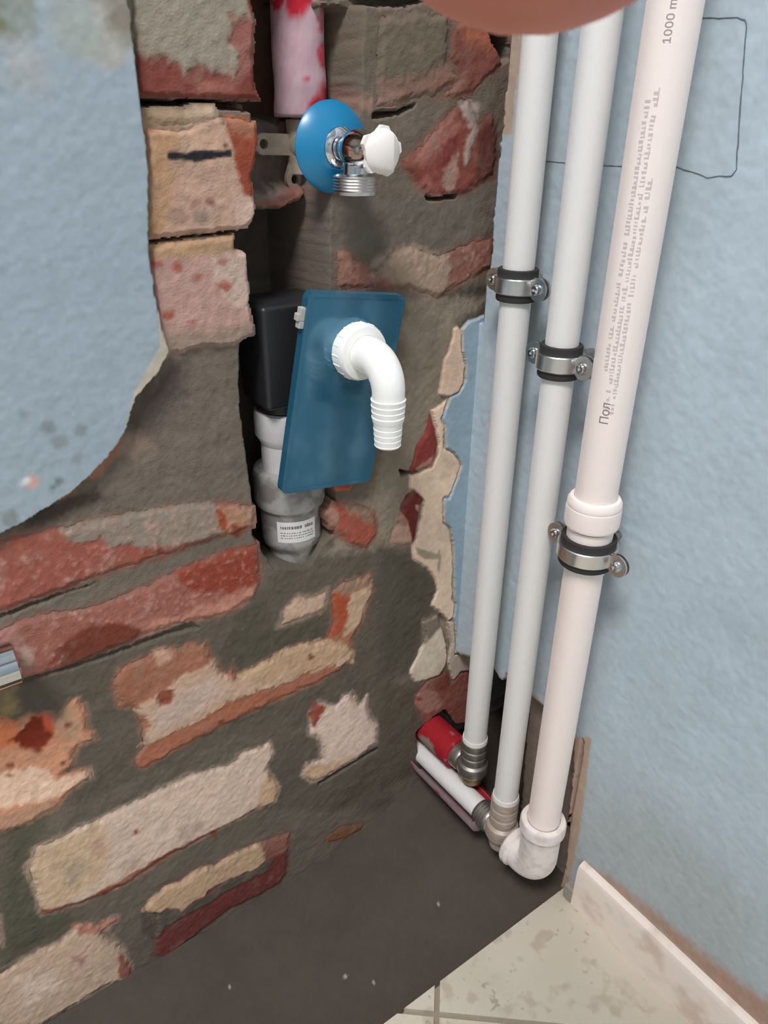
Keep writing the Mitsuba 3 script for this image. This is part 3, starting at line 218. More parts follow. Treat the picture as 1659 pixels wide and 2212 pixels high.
class Field:
    """a relief of one wall: height (towards the room), colour, and which piece each spot belongs to"""
    def __init__(self, a0, a1, z0, z1, step, base, seed):
        self.a = np.arange(a0, a1 + step / 2, step); self.z = np.arange(z0, z1 + step / 2, step)
        self.A, self.Z = np.meshgrid(self.a, self.z); self.step = step
        s = self.A.shape
        self.n_mid = grid_noise(s, step, 0.009, seed); self.n_big = grid_noise(s, step, 0.03, seed + 1)
        self.n_fine = grid_noise(s, step, 0.0035, seed + 2, 2); self.n_huge = grid_noise(s, step, 0.12, seed + 3, 4)
        self.rng = np.random.default_rng(seed)
        self.C = np.ones(s + (3,)) * lin(base)
        self.H = np.zeros(s); self.smear = np.zeros(s)
        self.pieces = []

    def signed(self, poly, amp, pad=0.03):
        P = np.asarray(poly, float) / 1000
        lo, hi = P.min(0) - pad, P.max(0) + pad
        i0, i1 = np.searchsorted(self.a, [lo[0], hi[0]]); j0, j1 = np.searchsorted(self.z, [lo[1], hi[1]])
        sl = (slice(j0, j1), slice(i0, i1))
        X, Y = self.A[sl], self.Z[sl]
        if X.size == 0: return None, None
        inside = np.zeros(X.shape, bool); d2 = np.full(X.shape, 1e9)
        for (ax, ay), (bx, by) in zip(P, np.roll(P, -1, axis=0)):
            if ay != by:
                inside ^= ((ay > Y) != (by > Y)) & (X < (bx - ax) * (Y - ay) / (by - ay) + ax)
            L = (bx - ax) ** 2 + (by - ay) ** 2
            t = np.clip(((X - ax) * (bx - ax) + (Y - ay) * (by - ay)) / max(L, 1e-12), 0, 1)
            d2 = np.minimum(d2, (X - ax - t * (bx - ax)) ** 2 + (Y - ay - t * (by - ay)) ** 2)
        d = np.where(inside, -1, 1) * np.sqrt(d2)
        r = [int(v) for v in self.rng.integers(0, 400, 2)]
        wob = np.roll(self.n_mid, r, (0, 1))[sl] * 0.45 + np.roll(self.n_big, r[::-1], (0, 1))[sl] * 0.22 + np.roll(self.n_fine, r, (0, 1))[sl] * 0.33
        return sl, d + amp / 1000 * 3.6 * (wob - 0.5)

    def cover(self, sd, soft):
        t = np.clip(0.5 - sd / (soft / 1000 * 1.6), 0, 1)
        return t * t * (3 - 2 * t)

    def colour(self, poly, c, amp, soft, var=0.12, dh=0.0):
        sl, sd = self.signed(poly, amp)
        if sl is None: return
        w = self.cover(sd, soft)
        r = [int(v) for v in self.rng.integers(0, 400, 2)]
        v = 1 + var * (2.2 * (np.roll(self.n_mid, r, (0, 1))[sl] - 0.5) + 1.6 * (np.roll(self.n_fine, r, (0, 1))[sl] - 0.5))
        col = lin(c) * v[..., None]
        self.C[sl] = self.C[sl] * (1 - w[..., None]) + col * w[..., None]
        if dh: self.smear[sl] += w * dh / 1000

    def height(self, poly, h, amp, soft):
        sl, sd = self.signed(poly, amp)
        if sl is None: return
        w = self.cover(sd, soft)
        self.H[sl] = self.H[sl] * (1 - w) + h / 1000 * w
        for p in self.pieces:
            if h < 0: p['sd'][sl] = np.maximum(p['sd'][sl], np.where(w > 0.5, 0.003, -1))

    def piece(self, kind, poly, c, amp, soft, proud):
        sl, sd = self.signed(poly, amp)
        full = np.full(self.A.shape, 1.0); full[sl] = sd
        w = self.cover(sd, soft)
        if c is not None:
            r = [int(v) for v in self.rng.integers(0, 400, 2)]
            v = 1 + 0.16 * (2.2 * (np.roll(self.n_mid, r, (0, 1))[sl] - 0.5) + 1.6 * (np.roll(self.n_fine, r, (0, 1))[sl] - 0.5))
            self.C[sl] = self.C[sl] * (1 - w[..., None]) + (lin(c) * v[..., None]) * w[..., None]
        self.pieces.append(dict(kind=kind, sd=full, proud=proud / 1000, edge=(0.006 if proud < 1.05 else 0.0035) if kind == 'brick' else 0.0012, low=proud < 1.05))

    def finish(self, rough=1.0, grit=0.10):
        self.C *= (1 + grit * (self.n_fine - 0.5) * 2 + 0.10 * (self.n_mid - 0.5) + 0.10 * (self.n_big - 0.5))[..., None]
        self.C = np.clip(self.C, 0.01, 0.85)
        self.base = self.H + rough * (0.0040 * (self.n_big - 0.5) + 0.0020 * (self.n_mid - 0.5) + 0.0007 * (self.n_fine - 0.5))
        for p in self.pieces:
            e = np.clip(-p['sd'] / p['edge'], 0, 1); e = e * e * (3 - 2 * e)
            rel = (0.0020 * (self.n_mid - 0.5) + 0.0010 * (self.n_fine - 0.5)) if p['kind'] == 'brick' else 0.0005 * (self.n_mid - 0.5)
            p['h'] = (-0.0003 if p['low'] else -0.0010) + (p['proud'] + 0.0010 + 0.0006) * e + rel * e + self.smear * e
            self.base = self.base - np.where(p['sd'] < 0, 0.005, 0) * np.clip(-p['sd'] / 0.003 - 0.6, 0, 1)

    def mesh(self, H, mask, to3, skirt=0.0):
        """the cells whose four corners are in the mask as one mesh; skirt: the depth of its sides"""
        m = mask[:-1, :-1] & mask[1:, :-1] & mask[:-1, 1:] & mask[1:, 1:]
        j, i = np.nonzero(m); n = mask.shape[1]
        q = np.stack([j * n + i, j * n + i + 1, (j + 1) * n + i + 1, (j + 1) * n + i], 1)
        used, inv = np.unique(q, return_inverse=True); q = inv.reshape(-1, 4)
        A, Z, h, C = self.A.ravel()[used], self.Z.ravel()[used], H.ravel()[used], self.C.reshape(-1, 3)[used]
        V = to3(A, Z, h)
        F = np.vstack([q[:, [0, 1, 2]], q[:, [0, 2, 3]]])
        if skirt:
            e = np.vstack([q[:, [0, 1]], q[:, [1, 2]], q[:, [2, 3]], q[:, [3, 0]]])
            key = {}
            for a, b in e.tolist():
                if (b, a) in key: del key[(b, a)]
                else: key[(a, b)] = 1
            e = np.array(list(key)); vs, inv = np.unique(e, return_inverse=True); inv = inv.reshape(-1, 2)
            k, m_ = len(V), len(vs)
            top, bot = V[vs], to3(A[vs], Z[vs], h[vs] - skirt)
            V = np.vstack([V, top, bot]); C = np.vstack([C, C[vs], C[vs]])
            a, b = k + inv[:, 0], k + inv[:, 1]
            F = np.vstack([F, np.stack([b, a, a + m_], 1), np.stack([b, a + m_, b + m_], 1)])
        return trimesh.Trimesh(V, F, process=False), C

left3 = lambda A, Z, h: np.stack([A, -h, Z], 1)
right3 = lambda A, Z, h: np.stack([-h, A, Z], 1)

# ---- the brick wall
F = Field(-0.60, 0.034, -0.075, 0.93, 0.0011, (110, 100, 88), 11)
F.C *= (1 + 0.30 * (F.n_huge - 0.5) + 0.22 * (F.n_big - 0.5))[..., None]
for L in DATA['layers']:
    if L[0] == 'c': F.colour(L[1], L[2], L[3], L[4], L[5], L[6])
    elif L[0] == 'h': F.height(L[1], L[2], L[3], L[4])
    elif L[0] == 'b': F.piece('brick', L[1], L[2], L[3], L[4], L[5])
    elif L[0] == 'p': F.piece('plaster_patch', L[1], L[2], L[3], L[4], L[5])
F.height(DATA['hole'], -120, 2, 1.5); F.colour(DATA['hole'], (108, 90, 78), 2, 2)
BLUE = (152, 165, 173)
F.piece('plaster', DATA['plaster_b'], (186, 172, 152), 1.2, 1.0, 7.0)
F.colour(DATA['plaster'], BLUE, 0.8, 0.6, 0.03)
F.piece('plaster', DATA['strip'], (192, 174, 152), 1.4, 1.2, 2.6)
F.colour([(x + 1, z) for x, z in DATA['strip']], (148, 168, 180), 1.4, 1.0, 0.05)
blue = F.pieces[-2]['sd'] < -0.004
w = (np.clip((F.n_huge - 0.42) * 3.0, 0, 1) * 0.45 * blue)[..., None]
F.C = F.C * (1 - w) + lin((160, 170, 172)) * w
for x, z, r, c in DATA['spots']:
    F.colour([(x + r * math.cos(t), z + r * math.sin(t)) for t in np.linspace(0, 6.28, 9)[:-1]], c, max(3, r * 0.6), max(3, r * 0.6), 0.1)
for p in F.pieces:
    if p['kind'] == 'plaster_patch':
        w = (np.clip((F.n_mid * 0.4 + F.n_big * 0.6 - 0.52) * 6, 0, 1) * 0.45 * (p['sd'] < 0.001))[..., None]
        F.C = F.C * (1 - w) + lin((160, 138, 116)) * w
    if p['kind'] == 'brick':
        ins = p['sd'] < 0.0015
        w = (np.clip((F.n_mid * 0.5 + F.n_big * 0.5 - 0.53) * 7, 0, 1) * 0.36 * ins)[..., None]
        F.C = F.C * (1 - w) + lin((136, 120, 104)) * w
        if p['low']:                                     # mortar smeared raggedly over the brick's edges
            w = (np.clip(1 + p['sd'] / 0.008, 0, 1) * np.clip((F.n_fine * 0.45 + F.n_mid * 0.55 - 0.36) * 3.2, 0, 1) * 0.85 * ins)[..., None]
            F.C = F.C * (1 - w) + lin((100, 91, 79)) * w
for L in DATA['layers']:
    if L[0] == 'b' and L[2][0] in (152, 154):            # pale bloom on the two red bricks
        sl, sd = F.signed(L[1], 3)
        w = (np.clip((F.n_fine[sl] * 0.6 + F.n_mid[sl] * 0.4 - 0.53) * 6, 0, 1) * 0.5 * (sd < -0.003) * (F.C[sl][..., 0] > 0.20))[..., None]
        F.C[sl] = F.C[sl] * (1 - w) + lin((196, 146, 134)) * w
    if L[0] == 'c' and L[2] == [42, 40, 44]: F.colour(L[1], L[2], L[3], L[4], L[5])
F.finish(1.0, 0.09)
put('wall_left', *(lambda m, c: (m,))(*F.mesh(F.base, np.ones_like(F.base, bool), left3)), 'mortar_material', True, kind='structure',
    color=F.C.reshape(-1, 3))
count = {}
for p in F.pieces:
    mask = p['sd'] < 0.0006
    if not (mask[:-1, :-1] & mask[1:, 1:] & mask[1:, :-1] & mask[:-1, 1:]).any(): continue
    m, c = F.mesh(p['h'], mask, left3, 0.012)
    k = count.get(p['kind'], 0); count[p['kind']] = k + 1
    put('wall_left__%s%s' % (p['kind'], '_%03d' % k if k else ''), m, 'paint_material' if p['kind'] == 'plaster' else 'mortar_material', True, color=c)
labels['wall_left__plaster'] = {'label': 'pale blue painted plaster left on the wall with a broken edge'}
labels['wall_left__plaster_001'] = {'label': 'blue painted plaster strip in the corner'}
put('wall_left__upper_plaster', cat_(slab((-2.0, -0.008, -0.1), (-0.599, 0.1, 2.5)), slab((-0.6, -0.008, 0.929), (0.13, 0.1, 2.5))), 'far_paint', False)

# ---- the painted right wall
R = Field(-0.60, 0.05, -0.075, 0.93, 0.0017, (174, 187, 194), 41)
w = np.clip((R.n_huge - 0.42) * 3.0, 0, 1)[..., None] * 0.35
R.C = R.C * (1 - w) + lin((164, 175, 180)) * w
R.C *= (1 + 0.10 * (R.n_big - 0.5))[..., None]
R.colour([(-400, -60), (-150, -60), (-200, 160), (-260, 200), (-400, 190)], (164, 172, 172), 20, 60, 0.06)
R.colour(RDATA['stain'], (166, 134, 116), 8, 14, 0.15)
R.colour([(-212, 45), (-222, 50), (-226, 20), (-222, -60), (-206, -60)], (170, 176, 184), 2, 2)
R.colour(RDATA['bare_strip'], (176, 152, 132), 1.5, 1.2, 0.1)
R.colour(RDATA['bare_top'], (176, 156, 138), 2.5, 1.5, 0.1)
R.colour([(x + 0, z + 5) for x, z in RDATA['hole']], (178, 162, 146), 2.5, 2, 0.1)
R.height([(-6, 566), (-10, 620), (-11, 700), (-14, 760), (-13, 960), (80, 960), (80, 566)], -16, 2.5, 1.0)
R.colour([(-4, 566), (-8, 620), (-9, 700), (-12, 760), (-11, 960), (80, 960), (80, 566)], (120, 84, 70), 2.5, 1.5)
R.height(RDATA['hole'], -14, 2, 1.2); R.colour(RDATA['hole'], (138, 122, 112), 2, 2, 0.15)
R.height(RDATA['deep'], -260, 2, 1.0); R.colour(RDATA['deep'], (112, 90, 78), 2, 2, 0.15)
R.height([(-190, 205), (-188, 205), (-190, 60), (-192, 60)], -6, 0.6, 0.7); R.colour([(-190, 205), (-188, 205), (-190, 60), (-192, 60)], (140, 120, 106), 0.6, 0.8)
R.finish(0.12)
put('wall_right', R.mesh(R.base, np.ones_like(R.base, bool), right3)[0], 'paint_material', True, kind='structure', color=R.C.reshape(-1, 3))
put('wall_right__plain_plaster', cat_(slab((0.0, -2.0, -0.1), (0.1, -0.599, 2.5)), slab((0.0, -0.60, 0.929), (0.1, 0.05, 2.5))), 'far_paint', False)

def ribbon(points, to3, width=0.0007, thick=0.0003):
    pts = np.asarray(points, float); rng = np.random.default_rng(len(pts))
    fine = [pts[0]]
    for a, b in zip(pts[:-1], pts[1:]):
        n = max(2, int(np.linalg.norm(b - a) / 0.003))
        fine += [a + (b - a) * t for t in np.linspace(0, 1, n + 1)[1:]]
    fine = np.array(fine); fine += np.cumsum(rng.normal(0, 0.00008, fine.shape), 0) * 0.6 + rng.normal(0, 0.00012, fine.shape)
    return sweep(to3(fine[:, 0], fine[:, 1], np.full(len(fine), thick)), width / 2 * (0.7 + 0.6 * rng.random(len(fine))), 6)
pencil = [[(-0.173, 0.7855), (-0.203, 0.7835), (-0.2085, 0.7822), (-0.2105, 0.778), (-0.2225, 0.704), (-0.2205, 0.7005)],
          [(-0.2205, 0.7005), (-0.212, 0.7003), (-0.204, 0.6985), (-0.198, 0.7005), (-0.18, 0.7035), (-0.13, 0.7015), (-0.062, 0.7010)]]
put('wall_right__pencil_line', cat_(*[ribbon(p, right3) for p in pencil]), 'ink_pencil', True, label='pencil outline of a rounded rectangle drawn on the blue wall')

# ------------------------------------------------------------------ floor: fresh cement strip along the brick wall, tiles, skirting
G = Field(-0.62, 0.29, -0.215, 0.06, 0.002, (80, 72, 64), 71)
G.C *= (1 + 0.25 * (G.n_huge - 0.5) + 0.10 * (G.n_big - 0.5))[..., None]
for x, y, r in ((-228, -118, 2), (-208, -140, 1.6), (-108, -120, 1.5), (-330, -60, 1.6)):
    G.colour([(x + r * math.cos(t), y + r * math.sin(t)) for t in np.linspace(0, 6.28, 9)[:-1]], (170, 160, 150), 1, 1)
G.finish(0.25)
G.base += -0.050 + 0.050 * np.exp(-(np.minimum(G.A, 0) / 0.11) ** 2) + (0.010 + 0.010 * G.n_big) * np.exp(-np.clip(-G.Z - 0.003, 0, 1) / 0.016) - 0.004 * np.clip(-G.Z / 0.2, 0, 1)
put('floor', G.mesh(G.base, np.ones_like(G.base, bool), lambda A, Z, h: np.stack([A, Z, h], 1))[0], 'mortar_material', True, kind='structure', color=G.C.reshape(-1, 3))
put('floor__screed', slab((-2.0, -2.0, -0.12), (0.0, -0.2005, -0.004)), 'grout_material', False)
origin, ang, size, gap = np.array([-0.194, -0.221]), math.radians(49.6), 0.33, 0.005
room = sbox(-1.995, -1.995, -0.0005, -0.1995)
k = 0
for i in range(-7, 7):
    for j in range(-7, 7):
        sq = sbox(i * size + gap / 2, j * size + gap / 2, (i + 1) * size - gap / 2, (j + 1) * size - gap / 2)
        sq = affinity.translate(affinity.rotate(sq, math.degrees(ang), origin=(0, 0)), *origin).intersection(room)
        if sq.area < 1e-4 or sq.geom_type != 'Polygon': continue
        t = prism(sq, (0, 0, -0.008), (1, 0, 0), (0, 1, 0), 0.008)
        put('floor__tile%s' % ('_%03d' % k if k else ''), t, 'tile_material', False); k += 1
prof = Polygon([(0, 0), (0.009, 0), (0.009, 0.052), (0.007, 0.058), (0.003, 0.0605), (0, 0.061)])
put('baseboard_right', prism(prof, (0.0, -2.0, 0.0), (-1, 0, 0), (0, 0, 1), 1.784), 'skirting_material', 20, kind='structure')
put('baseboard_right__grout_end', rbox((-0.010, -0.2165, 0.0), (0.002, -0.2045, 0.020), 0.002), 'mortar_smear', 35)

# ------------------------------------------------------------------ the three pipes
def clamp(key, x, y, z, r, label, group):
    thing(key, label, 'pipe clamp', group)
    rub = lathe([(r + 0.0002, -0.0122), (r + 0.0030, -0.0122), (r + 0.0036, -0.0112), (r + 0.0036, 0.0112), (r + 0.0030, 0.0122), (r + 0.0002, 0.0122)], (x, y, z))
    put(key + '__rubber_lining', rub, 'rubber', 35)
    ro = r + 0.0056
    ring = lathe([(r + 0.0030, -0.0062), (ro - 0.0006, -0.0062), (ro, -0.0054), (ro, 0.0054), (ro - 0.0006, 0.0062), (r + 0.0030, 0.0062)], (x, y, z))
    put(key + '__band', ring, 'steel', 35)
    n = 0
    for s in (1, -1):
        ear = sbox(-0.004, -0.0085, 0.0, 0.0085).union(Point(0.0, 0).buffer(0.0088, 12))
        ear = affinity.scale(ear, s, 1, origin=(0, 0))
        cy = y + s * 0.0245 if r < 0.016 else y + s * 0.0310
        ln = abs(cy - y) - r
        full = Polygon(ear).union(sbox(min(0, -s * ln), -0.0062, max(0, -s * ln), 0.0062))
        e1 = prism(full, (x - 0.0012, cy, z), (0, 1, 0), (0, 0, 1), -0.0016); e2 = prism(full, (x + 0.0028, cy, z), (0, 1, 0), (0, 0, 1), -0.0016)
        put(key + '__ear' + ('_001' if n else ''), cat_(e1, e2), 'steel', 35)
        sc = cat_(lathe([(0.0014, 0.0036), (0.0030, 0.0034), (0.0042, 0.0022), (0.0046, 0.0006), (0.0046, 0.0)], (x - 0.0028, cy, z), (-1, 0, 0), 28),
                  lathe([(0, 0.0024), (0.0014, 0.0036)], (x - 0.0028, cy, z), (-1, 0, 0), 28), rod((x - 0.003, cy, z), (x + 0.008, cy, z), 0.002, 20))
        put(key + '__screw' + ('_001' if n else ''), sc, 'chrome', 35); n += 1
    put(key + '__stud', cat_(lathe([(0.0, 0), (0.0065, 0), (0.0065, 0.007), (0, 0.007)], (x + ro - 0.001, y, z), (1, 0, 0), 6), rod((x + ro, y, z), (0.012, y, z), 0.0035, 20)), 'dull_steel', 35)

def tube_fn(x, y, z0, z1, r):
    return lathe([(r - 0.002, 0), (r, 0.0006), (r, z1 - z0), (0, z1 - z0)], (x, y, z0), (0, 0, 1), 64)

P1, P2, P3 = (-0.027, -0.0725), (-0.0365, -0.134), (-0.038, -0.187)
def nut(x, y, z, r, h, axis, seg=6):
    return lathe([(0, 0), (r * 0.92, 0), (r, h * 0.12), (r, h * 0.88), (r * 0.92, h), (0, h)], (x, y, z), axis, seg)

def water_pipe(key, p, zt, zb, label, dull):
    thing(key, label, 'pipe', 'white water pipes')
    x, y = p; r = 0.0125
    put(key + '__tube', tube_fn(x, y, zt - 0.012, 1.35, r), 'white_pipe', 35)
    m = 'dusty_brass' if dull else 'dull_steel'
    h = zt - zb
    put(key + '__collar', lathe([(r + 0.0002, 0.003), (r + 0.0010, 0.003), (r + 0.0014, 0.0), (r + 0.0014, -0.003)], (x, y, zt)), 'white_pipe', 35)
    ribs = [(0, 0.0)]
    for q in range(3):
        a = -0.002 - q * h * 0.17
        ribs += [(0.0142, a), (0.0147, a - 0.001), (0.0147, a - h * 0.10), (0.0136, a - h * 0.12), (0.0136, a - h * 0.16)]
    ribs += [(0.0168, -h * 0.56), (0.0176, -h * 0.60), (0.0176, -h * 0.74), (0.0160, -h * 0.79), (0.013, -h * 0.82)]
    put(key + '__compression_nut', lathe(ribs, (x, y, zt)), m, 35)
    zc = zt - h * 0.72
    knob = lathe([(0.0128, -h * 0.78), (0.0128, -h * 0.92), (0.0115, -h), (0, -h)], (x, y, zt))
    put(key + '__elbow', cat_(knob, rod((x, y, zc), (x, y + 0.022, zc), 0.0130)), 'bronze' if not dull else 'dusty_brass', 35)
    rb = [(0.0, 0.0), (0.0142, 0.0)]
    for q in range(4): rb += [(0.0150, 0.002 + q * 0.004), (0.0150, 0.004 + q * 0.004), (0.0136, 0.0052 + q * 0.004)]
    rb += [(0.013, 0.020), (0, 0.020)]
    put(key + '__branch_nut', lathe(rb, (x, y + 0.014, zc), (0, 1, 0)), 'dull_steel', 35)
    return x, y + 0.030, zc
ax, ay, az = water_pipe('water_pipe', P1, 0.128, 0.066, 'white water pipe nearest the corner, with a grey fitting at its foot', False)
bx, by, bz = water_pipe('water_pipe_001', P2, 0.102, 0.028, 'white water pipe in the middle of the three, with a dusty brass fitting', True)

def foam(key, p, q, r, seed, arc=None, caps=True):
    p, q = np.asarray(p, float), np.asarray(q, float)
    L = np.linalg.norm(q - p); n = max(8, int(L / 0.003))
    prof = [(r, t) for t in np.linspace(0, L, n)]
    if caps: prof = [(0.013, 0.0)] + prof + [(0.013, L)]
    m = lathe(prof, p, q - p, 72, arc)
    return m
def foam_colour(m, a, b, thr, seed, scale=(90, 90, 45), patches=()):
    v = np.asarray(m.vertices)
    n = meshkit.fbm(v * np.asarray(scale), 3, seed)
    w = np.clip((n - thr) / 0.05, 0, 1)
    for c, rad in patches:
        d = np.linalg.norm((v - np.asarray(c)) / np.asarray(rad), axis=1) + 0.9 * (n - 0.5)
        w = np.maximum(w, np.clip((1.0 - d) / 0.25, 0, 1))
    f = meshkit.noise(v * 700, seed + 5)[:, None]
    return np.clip((lin(a) * (1 - w[:, None]) + lin(b) * w[:, None]) * (0.9 + 0.2 * f), 0, 1)
# water pipe by the corner: red foam sleeve running into the brick wall
fm = foam('', (ax, ay - 0.004, az), (ax - 0.002, 0.05, az), 0.0185, 3)
put('water_pipe__foam_sleeve', fm, 'foam_colour', True, color=foam_colour(fm, (156, 28, 38), (140, 126, 112), 0.64, 3, (60, 60, 60), [((ax - 0.018, -0.016, az - 0.004), (0.012, 0.015, 0.012))]), label='red foam sleeve')
# middle pipe: inner white pipe lying in an open half sleeve
put('water_pipe_001__branch_pipe', rod((bx, by - 0.006, bz), (bx - 0.002, 0.05, bz), 0.0120), 'white_pipe', 35)
hf = lathe([(0.0135, 0.0), (0.0205, 0.0)] + [(0.0205, t) for t in np.linspace(0.003, 0.15, 40)] + [(0.0135, 0.15)], (bx, by - 0.004, bz - 0.003), (0, 1, 0), 40, (math.pi * 0.95, math.pi * 2.05))
put('water_pipe_001__foam_sleeve', hf, 'foam_colour', True, color=foam_colour(hf, (150, 128, 130), (160, 58, 70), 0.60, 8, (60, 60, 120)), label='pinkish grey foam half sleeve')
put('water_pipe_001__foam_scrap', rod((-0.022, -0.100, 0.030), (-0.020, -0.02, 0.034), 0.0165, bev=0.004), 'red_foam', 35, label='scrap of red foam')

# drain pipe
thing('drain_pipe', 'thick cream drain pipe with grey print, rightmost of the three pipes', 'pipe')
x3, y3 = P3
put('drain_pipe__tube', tube_fn(x3, y3, 0.440, 1.35, 0.0160), 'cream_pipe', 35)
put('drain_pipe__lower_tube', lathe([(0.0155, 0.070), (0.0158, 0.400), (0.0155, 0.408), (0.0178, 0.416), (0.0178, 0.450)], (x3, y3, 0.0)), 'cream_pipe', 35)
put('drain_pipe__socket_collar', lathe([(0.0162, 0.4765), (0.0188, 0.4760), (0.0205, 0.4735), (0.0208, 0.4700), (0.0203, 0.4690), (0.0212, 0.4675), (0.0212, 0.4545), (0.0203, 0.4520), (0.0178, 0.4505)], (x3, y3, 0)), 'cream_pipe', 35)
zc = 0.0575
path = np.vstack([[(x3, y3, 0.118), (x3, y3, 0.1)], arc_path((x3, y3 + 0.018, 0.068), 0.018, (0, -1, 0), (0, 0, -1), 0, math.pi / 2, 14), [(x3, y3 + 0.026, 0.050)]])
put('drain_pipe__elbow', sweep(path, 0.0195, 56), 'dusty_cream', 35)
put('drain_pipe__elbow_rim', lathe([(0.0165, 0.1205), (0.0212, 0.1200), (0.0226, 0.1175), (0.0226, 0.108), (0.0205, 0.1055)], (x3, y3, 0), seg=56), 'dusty_cream', 35)
put('drain_pipe__elbow_rim_001', lathe([(0.0195, 0), (0.0218, 0.002), (0.0218, 0.008), (0.020, 0.010), (0.0, 0.010)], (x3, y3 + 0.024, 0.050), (0, 1, 0), 56), 'dusty_cream', 35)

def on_pipe(mesh, x, y, r, phi0, z0, tilt=0.0):
    """lettering wrapped on a pipe: reads upwards"""
    m = mesh.copy()
    while m.edges_unique_length.max() > 0.0022:
        m = m.subdivide()
    v = np.asarray(m.vertices)
    n0 = np.array([-0.8, -0.6, 0]); l0 = np.array([-0.6, 0.8, 0])
    ph = phi0 + v[:, 1] / r + tilt * v[:, 0]
    nrm = np.cos(ph)[:, None] * n0 + np.sin(ph)[:, None] * l0
    out = np.array([x, y, z0]) + nrm * (r + 0.00002 + v[:, 2:] * 1.0) + v[:, :1] * np.array([0, 0, 1.0])
    return trimesh.Trimesh(out, m.faces, process=False)
put('drain_pipe__print', on_pipe(meshkit.text_mesh('1000 mm', 0.0042, 0.00012, bold=True), x3, y3, 0.0160, -0.05, 0.7685), 'ink_mid', False, label='grey print 1000 mm')
put('drain_pipe__print_001', on_pipe(meshkit.text_mesh('Пол', 0.0062, 0.00012), x3, y3, 0.0160, -0.02, 0.5400, 1.5), 'ink', False, label='dark printed letters')
def faint_rows(seed):
    rng = np.random.default_rng(seed); parts = []
    for row, (z0, z1, y0) in enumerate(((0.002, 0.198, 0.0), (0.030, 0.192, 0.0046), (0.0, 0.150, -0.0042))):
        z = z0
        while z < z1:
            wd = rng.uniform(0.0008, 0.0020); hh = rng.uniform(0.0018, 0.0034)
            parts.append(slab((z, y0 + rng.uniform(-0.0004, 0.0004), 0), (z + wd, y0 + hh, 0.00012)))
            if rng.random() < 0.5: parts.append(slab((z, y0, 0), (z + wd * 2, y0 + 0.0007, 0.00011)))
            z += wd + rng.uniform(0.0007, 0.0016) + (0.003 if rng.random() < 0.08 else 0)
    return trimesh.util.concatenate(parts)
put('drain_pipe__print_002', on_pipe(faint_rows(5), x3, y3, 0.0160, 0.08, 0.5480, -0.2), 'ink_faint', False, label='rows of faint illegible print', kind='stuff')

clamp('pipe_clamp', P1[0], P1[1], 0.6135, 0.0125, 'steel pipe clamp with black rubber on the pipe nearest the corner', 'pipe clamps on the blue wall')
clamp('pipe_clamp_001', P2[0], P2[1], 0.5690, 0.0125, 'steel pipe clamp with black rubber on the middle white pipe', 'pipe clamps on the blue wall')
clamp('pipe_clamp_002', P3[0], P3[1], 0.4300, 0.0180, 'large steel pipe clamp with black rubber below the collar of the cream drain pipe', 'pipe clamps on the blue wall')

# ------------------------------------------------------------------ foam-sleeved supply pipe, wall elbow and stop valve
XV, ZV = -0.152, 0.710
thing('supply_pipe', 'supply pipe in a pink and red foam sleeve coming down into the trench', 'pipe')
fm = foam('', (XV - 0.001, 0.041, 0.7285), (XV - 0.001, 0.041, 1.30), 0.0190, 6)
vv = np.asarray(fm.vertices); rad = vv - np.array([XV - 0.001, 0.041, 0]); rad[:, 2] = 0
fm.vertices = vv + rad * (0.16 * (meshkit.fbm(vv * 60, 2, 4) - 0.5))[:, None]
patch = [((XV + 0.010, 0.030, 0.733), (0.016, 0.02, 0.018)), ((XV - 0.010, 0.024, 0.805), (0.012, 0.02, 0.020)), ((XV + 0.012, 0.030, 0.81), (0.006, 0.02, 0.03)), ((XV + 0.010, 0.028, 0.768), (0.008, 0.02, 0.008)),
         ((XV, 0.03, 0.90), (0.02, 0.03, 0.04))]
cc = foam_colour(fm, (186, 152, 160), (190, 36, 52), 0.70, 12, (70, 70, 70), patch)
wsh = np.clip((meshkit.fbm(np.asarray(fm.vertices) * (110, 110, 60), 3, 30) - 0.42) / 0.25, 0, 1)[:, None] * 0.5
cc = cc * (1 - wsh) + lin((190, 168, 170)) * wsh
put('supply_pipe__foam_sleeve', fm, 'foam_colour', True, color=cc)
put('supply_pipe__tube', rod((XV, 0.041, 0.715), (XV, 0.041, 0.735), 0.0085), 'white_pipe', 35)

thing('wall_elbow', 'dull brass wall elbow with screw lugs in the trench behind the blue rosette', 'pipe fitting')
put('wall_elbow__body', cat_(rod((XV, 0.041, 0.690), (XV, 0.041, 0.7275), 0.0120, r2=0.0125), rod((XV, 0.045, ZV), (XV, 0.006, ZV), 0.0128), lathe([(0.0128, 0), (0.0150, 0.001), (0.0150, 0.008), (0.0128, 0.009)], (XV, 0.015, ZV), (0, -1, 0))), 'dusty_brass', 35)
def lug(dx, dz):
    L = math.hypot(dx, dz); u = np.array([dx, 0, dz]) / L; v = np.array([-dz, 0, dx]) / L
    shp = sbox(0, -0.0072, L, 0.0072).union(Point(L, 0).buffer(0.0074, 12)).difference(Point(L, 0).buffer(0.0034, 10))
    return prism(shp, (XV, 0.044, ZV), u, v, 0.004)
put('wall_elbow__lug', lug(-0.0335, 0.001), 'dusty_brass', 35)
put('wall_elbow__lug_001', lug(-0.0085, -0.0235), 'dusty_brass', 35)
put('wall_elbow__lug_002', lug(0.026, 0.006), 'dusty_brass', 35)

